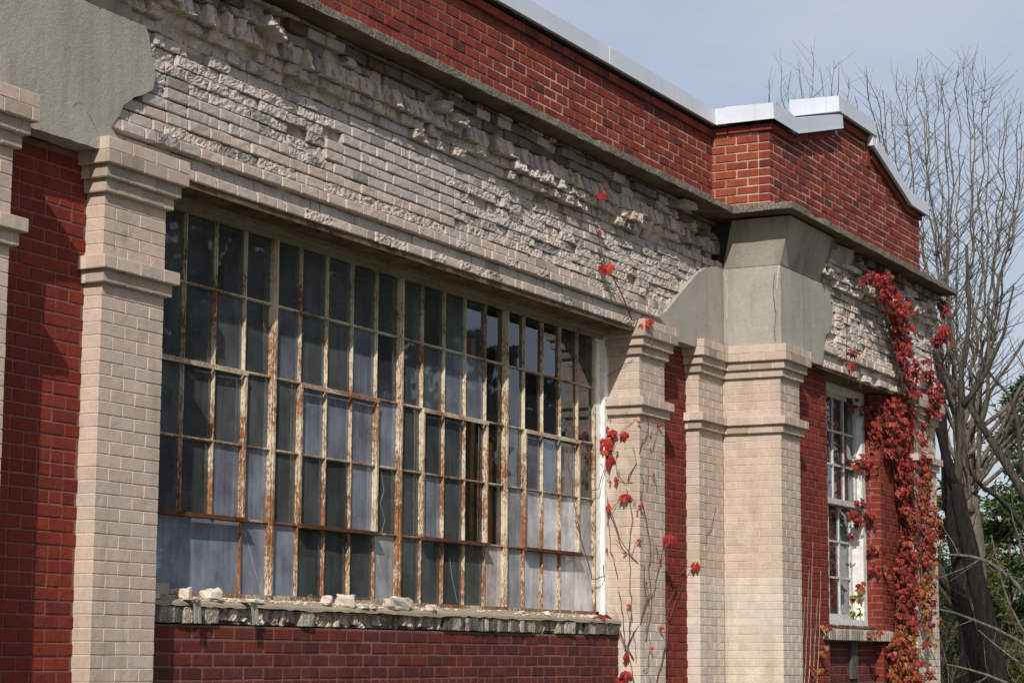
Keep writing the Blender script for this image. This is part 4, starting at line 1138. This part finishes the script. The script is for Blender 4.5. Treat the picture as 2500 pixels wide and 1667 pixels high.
for q in range(46):
    p, s_, nl = R.choice(LV_P[:16]); side = R.random() < .5
    z = R.uniform(1.3, 3.6)
    a = np.array((XJ - .008, R.uniform(.02, .33), z)) if side else np.array((R.uniform(16.21, 16.7), -.008, z))
    b = a + (np.array((0, R.uniform(-.12, .12), R.uniform(-.2, .25))) if side else np.array((R.uniform(-.12, .12), 0, R.uniform(-.2, .25))))
    if side: b[1] = min(.33, max(0, b[1]))
    else: b[0] = min(16.71, max(16.2, b[0]))
    strand(SV, [a, (a + b) / 2 + np.array((-.006, -.006, .02)), b], .0028, .0012, wob=.025, n=3, col=BR)
    if R.random() < .3: leaf(LV, b + np.array((-.012, -.012, 0)), R.uniform(.03, .055), (-1, -.8, .3), R.choice([(.36, .03, .018), (.28, .03, .02), (.32, .06, .02)]), R.choice((1, 3)), .4)
SV.build('stems', M['stem'], cv, (16.25, .1, 0)); LV.build('leaves', M['leaf'], cv, (16.25, .1, 0))
B = MB()
for q in range(16): leaf(B, np.array((15.75 + R.uniform(0, .38), .19 + R.uniform(0, .08), 1.975 + R.uniform(0, .02))), R.uniform(.05, .09), (R.uniform(-.4, .2), R.uniform(-.9, -.2), 1), R.choice([(.22, .02, .02), (.30, .03, .02), (.15, .02, .02)]), R.choice((1, 3)))
o = B.build('fallen_leaves', M['leaf'], None, (15.95, .22, 1.96)); o['kind'] = 'stuff'; tag(o, 'dark red leaves fallen on the far end of the sill', 'leaves')
B = MB()
for q in range(130): lump(B, 19.62 + R.uniform(0, 1.55), YQR + R.uniform(.03, .13), 1.932 + R.uniform(0, .03), .05, .035, .025, R.choice([(.07, .075, .025), (.15, .06, .03), (.1, .05, .03)]), q, n=(6, 4))
o = B.build('moss', M['moss'], None, (20.4, YQR, 1.93)); o['kind'] = 'stuff'; tag(o, 'moss and leaf litter on the narrow window sill', 'moss')

# ================================================================== trees
GREYB = np.array((.15, .128, .105)); DARKB = np.array((.016, .0138, .0122)); MIDB = np.array((.066, .056, .044))
def limb(B, pts, r0, r1, col, n=6, wob=.03):
    pts = np.array(pts, float)
    t = np.linspace(0, 1, len(pts)); m = max(5, int(np.sum(np.linalg.norm(np.diff(pts, axis=0), axis=1)) / .22))
    u = np.linspace(0, 1, m); P = np.stack([np.interp(u, t, pts[:, a]) for a in range(3)], 1)
    for _ in range(2): P[1:-1] = (P[:-2] + 2 * P[1:-1] + P[2:]) / 4
    P += wob * np.stack([fbm(P * 1.8, 2), fbm(P * 1.8 + 30, 2), .4 * fbm(P * 1.8 + 60, 2)], 1)
    rad = r0 + (r1 - r0) * u ** .8
    B.tube(P, rad, n, col * R.uniform(.85, 1.15)); return P, rad
def twigs(B, P, rad, dens, lev, col, Lf=.5, up=.55, start=.25, spread=.75, rmin=.0035):
    """side shoots along a limb, recursively, leaning upwards"""
    n = len(P); seg = np.linalg.norm(np.diff(P, axis=0), axis=1); tot = seg.sum()
    k = max(1, int(tot * dens))
    for q in range(k):
        u = start + (1 - start) * R.random() ** .8
        i = min(n - 2, int(u * (n - 1)))
        d = P[i + 1] - P[i]; d = d / (np.linalg.norm(d) + 1e-9)
        s = np.array((R.gauss(0, 1), R.gauss(0, 1), R.gauss(0, .6))); s -= d * s.dot(d); s /= (np.linalg.norm(s) + 1e-9)
        dr = d * (1 - spread * .5) + s * spread + np.array((0, 0, up)) * R.uniform(.3, 1); dr /= np.linalg.norm(dr)
        L = tot * Lf * R.uniform(.35, 1.0) * (1.1 - .7 * u)
        if L < .12: continue
        r = max(rmin, min(rad[i] * .6, L * .011 + .002))
        pts = [P[i]]; cur = P[i].copy(); m = max(3, int(L / .22))
        for j in range(m):
            dr = dr + np.array((R.gauss(0, .09), R.gauss(0, .09), R.gauss(.03, .07))); dr /= np.linalg.norm(dr)
            cur = cur + dr * L / m; pts.append(cur.copy())
        pts = np.array(pts); rr = np.linspace(r, max(rmin * .6, .0025), len(pts))
        B.tube(pts, rr, 5 if r > .02 else 3, col * R.uniform(.8, 1.15), cap=False)
        if lev > 0: twigs(B, pts, rr, dens * 1.5, lev - 1, col, Lf * .95, up, .15, spread, rmin)
def fan_tree(name, label, base, fork, tips, r0, col, dens, lev, group=None, rl=.075, trunkcol=None, extra=()):
    t = thing(name, label, 'tree', (base[0], base[1], 0), group)
    B = MB(); base = np.array(base, float); fork = np.array(fork, float); base[2] = -.1
    mid = (base + fork) / 2 + np.array((R.uniform(-.2, .2), R.uniform(-.2, .2), 0))
    limb(B, [base, mid, fork], r0, r0 * .62, col if trunkcol is None else trunkcol, 10, .06)
    B.build('trunk', M['bark'], t, (base[0], base[1], 0))
    B = MB()
    for tip in tips:
        tip = np.array(tip, float)
        f2 = fork + np.array((R.uniform(-.15, .15), R.uniform(-.15, .15), R.uniform(-1.3, .3) if fork[2] > 3 else R.uniform(-.3, .2)))
        c1 = f2 + (tip - f2) * np.array((.45, .45, .33)) + np.array((0, 0, .1)); c2 = f2 + (tip - f2) * np.array((.83, .83, .68))
        q = np.linspace(0, 1, 9)[:, None]
        cur = (1 - q) ** 3 * f2 + 3 * q * (1 - q) ** 2 * c1 + 3 * q * q * (1 - q) * c2 + q ** 3 * tip
        P, rad = limb(B, cur, rl * R.uniform(.7, 1.15), .006, col, 6, .13)
        twigs(B, P, rad, dens, lev, col, .27, .35, .2, .85, .003)
    for pts, ra, rb in extra:
        P, rad = limb(B, pts, ra, rb, col, 7, .05); twigs(B, P, rad, dens * .8, lev, col)
    B.build('crown', M['bark'], t, (base[0], base[1], 0)); return t
G_ = 'bare trees beyond the building'
A_T = [(x, y, z - .3) for x, y, z in ((35.4, 4.27, 11.99), (36.1, 4.37, 11.99), (36.8, 4.48, 11.87), (37.52, 4.53, 11.88), (38.25, 4.55, 12.66), (38.95, 4.64, 12.69), (39.68, 4.66, 13.22), (40.39, 4.71, 13.03), (41.07, 4.87, 13.26), (35.75, 3.14, 11.77), (36.45, 3.24, 11.9), (37.14, 3.34, 12.14), (37.86, 3.38, 12.48), (38.59, 3.36, 12.81), (39.31, 3.4, 12.92), (40.02, 3.43, 12.93), (40.74, 3.47, 12.76), (41.47, 3.44, 12.66), (36.06, 1.98, 11.09), (36.78, 1.97, 11.41), (37.48, 2.09, 11.17), (38.17, 2.21, 10.85), (38.04, 5.21, 11.84), (38.6, 1.3, 9.6), (37.6, 1.2, 8.6), (38.5, .9, 10.3), (36.6, 5.3, 9.8))]
fan_tree('bare_tree', 'large grey many limbed bare tree fanning up beyond the corner gable', (38.55, 3.5, 0), (38.5, 3.55, 5.3), A_T + [(38.9, .3, 9.5), (37.9, .2, 8.4), (39.5, -.3, 8.8), (39, -.6, 10.2), (38.2, -.5, 7.2)],   .2, GREYB * 1.0, 3.8, 1, G_, .045)
B_T = [(45.91, 9.96, 14.65), (50.71, 11.39, 16.34), (48.9, 10.52, 15.63), (47.09, 9.63, 15.33), (51.91, 11.02, 17.04), (50.12, 10.08, 15.98), (48.3, 9.21, 15.65), (46.44, 8.46, 14.89), (51.29, 9.74, 16.02), (49.43, 8.97, 14.98), (46.87, 10.24, 14.57)]
fan_tree('bare_tree', 'bare treetop rising behind the white gable coping', (49.03, 10.15, 0), (49.08, 10.02, 10.4), [(x, y, z - .05) for x, y, z in B_T], .24, GREYB * 1.2, 4.2, 1, G_, .05)
# dark near tree with a leaning trunk
t = thing('bare_tree', 'dark rough barked leaning tree close beyond the corner pilaster', 'tree', (29.05, .3, 0), G_)
B = MB()
P, rad = limb(B, [(29.05, .3, -.1), (29.0, .51, 1.17), (28.99, .57, 1.51), (28.98, .61, 1.78), (28.96, .68, 2.26), (28.94, .76, 2.67), (28.92, .83, 3.01), (28.9, .89, 3.36), (28.88, .96, 3.69), (28.87, .99, 3.97)], .17, .095, DARKB, 12, .03)
P1, r1_ = limb(B, [(28.87, .99, 3.9), (28.84, 1.09, 4.18), (28.82, 1.15, 4.39), (28.82, 1.2, 4.75), (28.8, 1.4, 5.3)], .09, .04, DARKB, 9, .03)
B.build('trunk', M['bark'], t, (29.05, .3, 0))
B = MB()
P2, r2_ = limb(B, [(28.87, .98, 3.85), (28.88, .96, 4.39), (28.89, .92, 4.81), (28.89, .91, 5.16), (28.89, .92, 5.37), (28.91, .84, 5.72), (28.93, .77, 6.14), (28.95, .8, 7.2)], .065, .022, MIDB, 8, .03)
P3, r3_ = limb(B, [(28.89, .91, 5.0), (28.9, .6, 5.35), (28.95, .35, 5.8), (29.0, .2, 6.6)], .05, .012, MIDB, 6, .03)
for a, b in ((P1, r1_), (P2, r2_), (P3, r3_)): twigs(B, a, b, 5, 1, MIDB, .3, .3)
twigs(B, P, rad, 3.0, 1, DARKB * 1.5, .22, .1)
B.build('crown', M['bark'], t, (29.05, .3, 0))
def simple_tree(label, base, polys, col, dens, lev, Lf=.35, up=.3, spread=.8, name='bare_tree', grp=G_):
    t = thing(name, label, 'tree', (base[0], base[1], 0), grp); T1 = MB(); C1 = MB()
    for i, (pts, ra, rb) in enumerate(polys):
        P, rad = limb(T1 if i == 0 else C1, pts, ra, rb, col, 8, .04)
        twigs(C1, P, rad, dens, lev, col, Lf, up, .2, spread)
    T1.build('trunk', M['bark'], t, (base[0], base[1], 0)); C1.build('crown', M['bark'], t, (base[0], base[1], 0))
simple_tree('slim dark upright stem just left of the leaning dark trunk', (31.8, 1.72, 0), [([(31.8, 1.7, -.1), (31.78, 1.72, 1.8), (31.77, 1.76, 2.62), (31.75, 1.83, 3.05), (31.74, 1.87, 3.3), (31.73, 1.89, 3.59), (31.72, 1.94, 4.05), (31.71, 1.97, 4.6), (31.7, 2.0, 6)], .13, .05)], DARKB * 1.2, 2, 1)
simple_tree('grey trunk leaning left low beside the corner pilaster', (29.95, .95, 0), [([(29.95, .9, -.1), (29.9, 1.02, 1.16), (29.88, 1.09, 1.79), (29.86, 1.16, 2.28), (29.83, 1.28, 2.56), (29.79, 1.43, 2.76), (29.75, 1.6, 2.92), (29.7, 2.2, 3.5), (29.6, 3, 4.6)], .15, .07), ([(29.88, 1.0, 1.5), (29.87, 1.18, 2.1), (29.85, 1.34, 2.4), (29.8, 1.6, 2.75), (29.8, 2.2, 3.4)], .07, .03)], MIDB * .85, 2, 1)
simple_tree('bare tree at the right edge with long limbs sloping up to the left', (33.3, -.2, 0), [([(33.3, -.2, -.1), (33.2, .2, 1.2), (33.15, .42, 1.94), (33.04, .88, 3.64)], .16, .09),
            ([(33.04, .88, 3.64), (32.97, 1.13, 4.19), (32.9, 1.43, 4.65), (32.82, 1.72, 5.22), (32.77, 1.92, 5.55), (32.73, 2.03, 5.74), (32.69, 2.18, 6.0), (32.6, 2.5, 6.6)], .085, .02),
            ([(33.04, .88, 3.64), (32.97, 1.14, 4.5), (32.96, 1.18, 4.98), (32.96, 1.19, 5.32), (32.93, 1.32, 5.66), (32.9, 1.41, 5.73), (32.86, 1.57, 5.92), (32.8, 1.8, 6.5)], .05, .015),
            ([(33.1, .6, 2.9), (33.1, .2, 4.3), (33.1, .1, 6), (33.1, .3, 8)], .08, .015), ([(33.1, .5, 2.6), (32.6, .9, 3.4), (31.8, 1.1, 3.9), (30.85, 1.32, 4.2), (30.84, 1.39, 4.45), (30.83, 1.42, 4.8)], .06, .015)], MIDB, 2.6, 1, .4, .35)
simple_tree('small pale shrubby tree with drooping branches at lower right', (25.4, -1.5, 0), [([(25.4, -1.5, -.1), (25.35, -1.4, .8), (25.3, -1.2, 1.5)], .07, .05),
            ([(25.3, -1.2, 1.5), (25.24, -.92, 1.77), (25.15, -.59, 1.97), (25.08, -.32, 2.06), (25.02, -.07, 2.17), (24.96, .13, 2.23), (24.9, .31, 2.24)], .03, .008),
            ([(25.5, -1.3, 1.5), (25.8, -.8, 2.3), (26.14, -.41, 2.62), (26.08, -.19, 2.78), (26.04, -.03, 2.85), (25.99, .16, 2.89), (25.92, .4, 2.88), (25.88, .53, 2.91)], .035, .012),
            ([(25.35, -1.4, .9), (25.21, -.79, 1.3), (25.14, -.52, 1.45), (25.06, -.24, 1.54), (25.02, -.08, 1.58), (24.99, .03, 1.6)], .028, .008),
            ([(25.3, -1.2, 1.5), (25.4, -.9, 2.2), (25.4, -.75, 2.9), (25.4, -.6, 3.4)], .03, .006), ([(25.3, -1.2, 1.5), (25.5, -.7, 1.9), (25.6, -.45, 2.4), (25.7, -.3, 3.1)], .025, .006), ([(25.3, -1.2, 1.3), (25.5, -.8, 1.5), (25.7, -.4, 1.75), (25.8, -.1, 2.0)], .02, .006)],
            GREYB * .9, 3.2, 1, .4, .2, .9)
def brush(label, x, y, n, h, seed, col):
    t = MB(); 
    for i in range(n):
        bx, by = x + R.uniform(-1, 1), y + R.uniform(-1, 1); P, rad = limb(t, [(bx, by, -.05), (bx + R.uniform(-.2, .2), by + R.uniform(-.2, .2), h * .5), (bx + R.uniform(-.5, .5), by + R.uniform(-.5, .5), h * R.uniform(.7, 1.1))], .014, .004, col, 4, .05)
        twigs(t, P, rad, 4, 0, col, .4, .4)
    o = t.build('bare_shrub', M['bark'], None, (x, y, 0)); tag(o, label, 'shrub')
brush('low tangle of thin bare stems at the foot of the trees', 30.5, 1.2, 26, 2.6, 1, np.array((.11, .085, .065)))
0 and brush('taller twiggy grey shrub at the right edge', 26.6, -1.0, 16, 4.2, 2, np.array((.15, .13, .11)))

def conifer(label, x, y, h, rad, n, cols, seed):
    rr = np.random.RandomState(seed)
    t = thing('evergreen_tree', label, 'tree', (x, y, 0), 'evergreens behind the bare trees')
    B = MB(); B.tube([(x, y, -.1), (x, y, h * .97)], np.array((.16, .02)) * h / 8, 8, (.07, .055, .04)); B.build('trunk', M['bark'], t, (x, y, 0))
    B = MB()
    nb = int(h * 11)
    for i in range(nb):
        z = h * (.06 + .93 * (i + rr.rand()) / nb); q = 1 - z / h; L = rad * (q ** .75) * rr.uniform(.55, 1.15) + .15
        an = rr.uniform(0, 6.283); dr = np.array((math.cos(an), math.sin(an), rr.uniform(-.1, .25)))
        m = int(n / nb)
        for k in range(m):
            u = rr.uniform(.15, 1) ** .7; p = np.array((x, y, z)) + dr * L * u + rr.normal(0, .10, 3) * (1, 1, .7) + np.array((0, 0, -.25 * u * u * L * .3))
            d = dr * .5 + rr.normal(0, .6, 3); d /= np.linalg.norm(d); w = np.cross(d, rr.normal(0, 1, 3)); w /= np.linalg.norm(w); s = rr.uniform(.10, .22)
            c = np.array(cols[rr.randint(len(cols))]) * rr.uniform(.6, 1.3)
            B.add([p - w * s * .22, p + w * s * .22, p + d * s], [(0, 1, 2)], c)
    B.build('crown', M['needle'], t, (x, y, 0))
EG = [(.035, .065, .02), (.05, .085, .022), (.025, .05, .018), (.075, .105, .028)]
conifer('tall dark evergreen at the right edge behind the bare limbs', 53.5, 6.1, 8.6, 2.6, 9000, EG, 1)
conifer('mid green bushy evergreen right of the dark trunks', 52.0, 7.5, 6.3, 2.3, 8000, EG, 2)
conifer('short evergreen partly hidden by the two dark trunks', 55.5, 9.4, 4.6, 2.0, 6000, EG, 3)
conifer('yellowish green evergreen low at the right edge', 44.0, 4.6, 3.9, 1.8, 6000, [(.09, .11, .025), (.12, .13, .03), (.06, .085, .022)], 4)
conifer('broad soft evergreen filling the lower right corner', 47.0, 5.0, 5.2, 2.4, 8000, EG, 6)
# woodland across the yard: closes the horizon and stands in the panes' reflections
B = MB(); rr = np.random.RandomState(8)
def clump(x, y, h, r, n, cols, pw=1.8):
    for k in range(n):
        z = h * rr.uniform(.02, 1); q = max(.12, 1 - (z / h) ** pw); an = rr.uniform(0, 6.283); u = r * q * math.sqrt(rr.uniform(.2, 1))
        p = np.array((x + u * math.cos(an), y + u * math.sin(an), z)); d = rr.normal(0, 1, 3); d /= np.linalg.norm(d); w = np.cross(d, rr.normal(0, 1, 3)); w /= np.linalg.norm(w); s = rr.uniform(.4, .8)
        B.add([p - w * s * .5, p + w * s * .5, p + d * s], [(0, 1, 2)], np.array(cols[rr.randint(len(cols))]) * rr.uniform(.6, 1.3))
for i in range(38):
    x = 23 + i * 1.05 + rr.uniform(-.6, .6); clump(x, -23 + .05 * (x - 34) + rr.uniform(-2.5, 2.5), rr.uniform(9, 14.5) * (1.25 if 33 < x < 51 else .8 if rr.rand() < .6 else .45), rr.uniform(1.7, 2.6), 800, EG if rr.rand() < .7 else [(.13, .085, .05), (.10, .07, .045)], 3.2)
o = B.build('woodland', M['needle'], None, (55, -25, 0)); o['kind'] = 'stuff'; tag(o, 'dark belt of trees across the yard mirrored in the panes', 'woodland')
B = MB(); rr = np.random.RandomState(9)
for i in range(60):
    x = 80 + rr.uniform(-6, 10); clump(x, rr.uniform(2, 34), rr.uniform(2.5, 5.2), 2.2, 120, [(.14, .10, .085), (.12, .09, .08), (.16, .115, .09)])
o = B.build('woodland', M['needle'], None, (84, 18, 0)); o['kind'] = 'stuff'; tag(o, 'far reddish brown leafless woodland low beside the corner pilaster', 'woodland')
for i, (z0, z1, y0, y1, x) in enumerate(((5.85, 5.92, 9.3, 3.0, 58.0), (5.69, 5.76, 9.3, 3.0, 58.1), (5.41, 5.49, 9.3, 3.0, 58.2), (3.37, 3.37, 12.5, 3.0, 57.7))):
    B = MB(); yy = np.linspace(y0, y1, 14); B.tube([(x + (q - 7) * .03, y, z0 + (z1 - z0) * q / 13 - .06 * math.sin(math.pi * q / 13)) for q, y in enumerate(yy)], .013, 5)
    o = B.build('power_line', M['wire'], None, (x, y0, z0)); tag(o, ['topmost pale overhead cable crossing the evergreens', 'second pale overhead cable just under the topmost', 'third pale overhead cable below the close pair', 'lowest overhead cable near the foot of the trees'][i], 'cable', 'overhead cables at right')

# ================================================================== ground
B = MB(); B.add([(-1500, -1500, 0), (1500, -1500, 0), (1500, 1500, 0), (-1500, 1500, 0)], [(0, 1, 2, 3)])
m, nt = newmat('yard_ground'); N = NT(nt); P = N.pos()
c = N.mix((.16, .145, .12), (.11, .12, .06), N.ramp(N.noise(P, .25, 6), [(.4, 0), (.6, 1)])); c = N.mix(c, N.ramp(N.noise(P, 14, 5), [(.3, .7), (.7, 1.2)]), 1.0, 'MULTIPLY')
N.out(c, .95, N.bump(N.noise(P, 20, 5), .5, .03), .1)
o = B.build('ground', m); o['kind'] = 'structure'

# ================================================================== light, sky, camera
d = Vector((2.35, 1.0, -1.94)).normalized()
sun = bpy.data.lights.new('sun', 'SUN'); sun.energy = 5.0; sun.angle = math.radians(.53); sun.color = (1.0, .93, .83)
so = bpy.data.objects.new('sun', sun); COL.objects.link(so); so.rotation_euler = d.to_track_quat('-Z', 'Y').to_euler(); so.location = (0, -10, 20)
w = bpy.data.worlds.new('World'); SC.world = w; w.use_nodes = True
nt = w.node_tree; nt.nodes.clear(); N = NT(nt)
sky = nt.nodes.new('ShaderNodeTexSky'); sky.sky_type = 'NISHITA'; sky.sun_disc = False
el = math.asin(-d.z); sky.sun_elevation = el; sky.sun_rotation = math.atan2(-d.x, -d.y)
sky.air_density = 1.0; sky.dust_density = 2.0; sky.ozone_density = 1.5; sky.altitude = 100
tc = nt.nodes.new('ShaderNodeTexCoord')
cl = N.noise(N.mapping(tc.outputs['Generated'], (1, 1, 3.2)), 2.4, 7, .58)
k = N.ramp(cl, [(.38, .42), (.68, .85)])
c = N.mix(sky.outputs[0], (5.9, 6.3, 7.25), k)
bg = nt.nodes.new('ShaderNodeBackground'); N.l(c, bg.inputs[0]); bg.inputs[1].default_value = .104
ow = nt.nodes.new('ShaderNodeOutputWorld'); N.l(bg.outputs[0], ow.inputs[0])

cam = bpy.data.cameras.new('camera'); co = bpy.data.objects.new('camera', cam); COL.objects.link(co)
cam.sensor_width = 36; cam.lens = 5400 / 2500 * 36; cam.clip_end = 5000; cam.clip_start = .05
r = Vector((0.45587595215536053, -0.8900279192198842, 0.005236339901727714)); f = Vector((0.8807621258099989, 0.4519617687711287, 0.14138117734664826))
u = r.cross(f); u = Vector((-0.1281998205345665, -0.059840308976439736, 0.9899413838387144))
mw = Matrix(((r.x, u.x, -f.x, 0), (r.y, u.y, -f.y, -7.1606), (r.z, u.z, -f.z, 1.65), (0, 0, 0, 1)))
co.matrix_world = mw
SC.camera = co
SC.view_settings.view_transform = 'Standard'; SC.view_settings.look = 'None'; SC.view_settings.exposure = 0; SC.view_settings.gamma = 1
SC.cycles.transparent_max_bounces = 12; SC.cycles.max_bounces = 8
SC.cycles.use_denoising = True
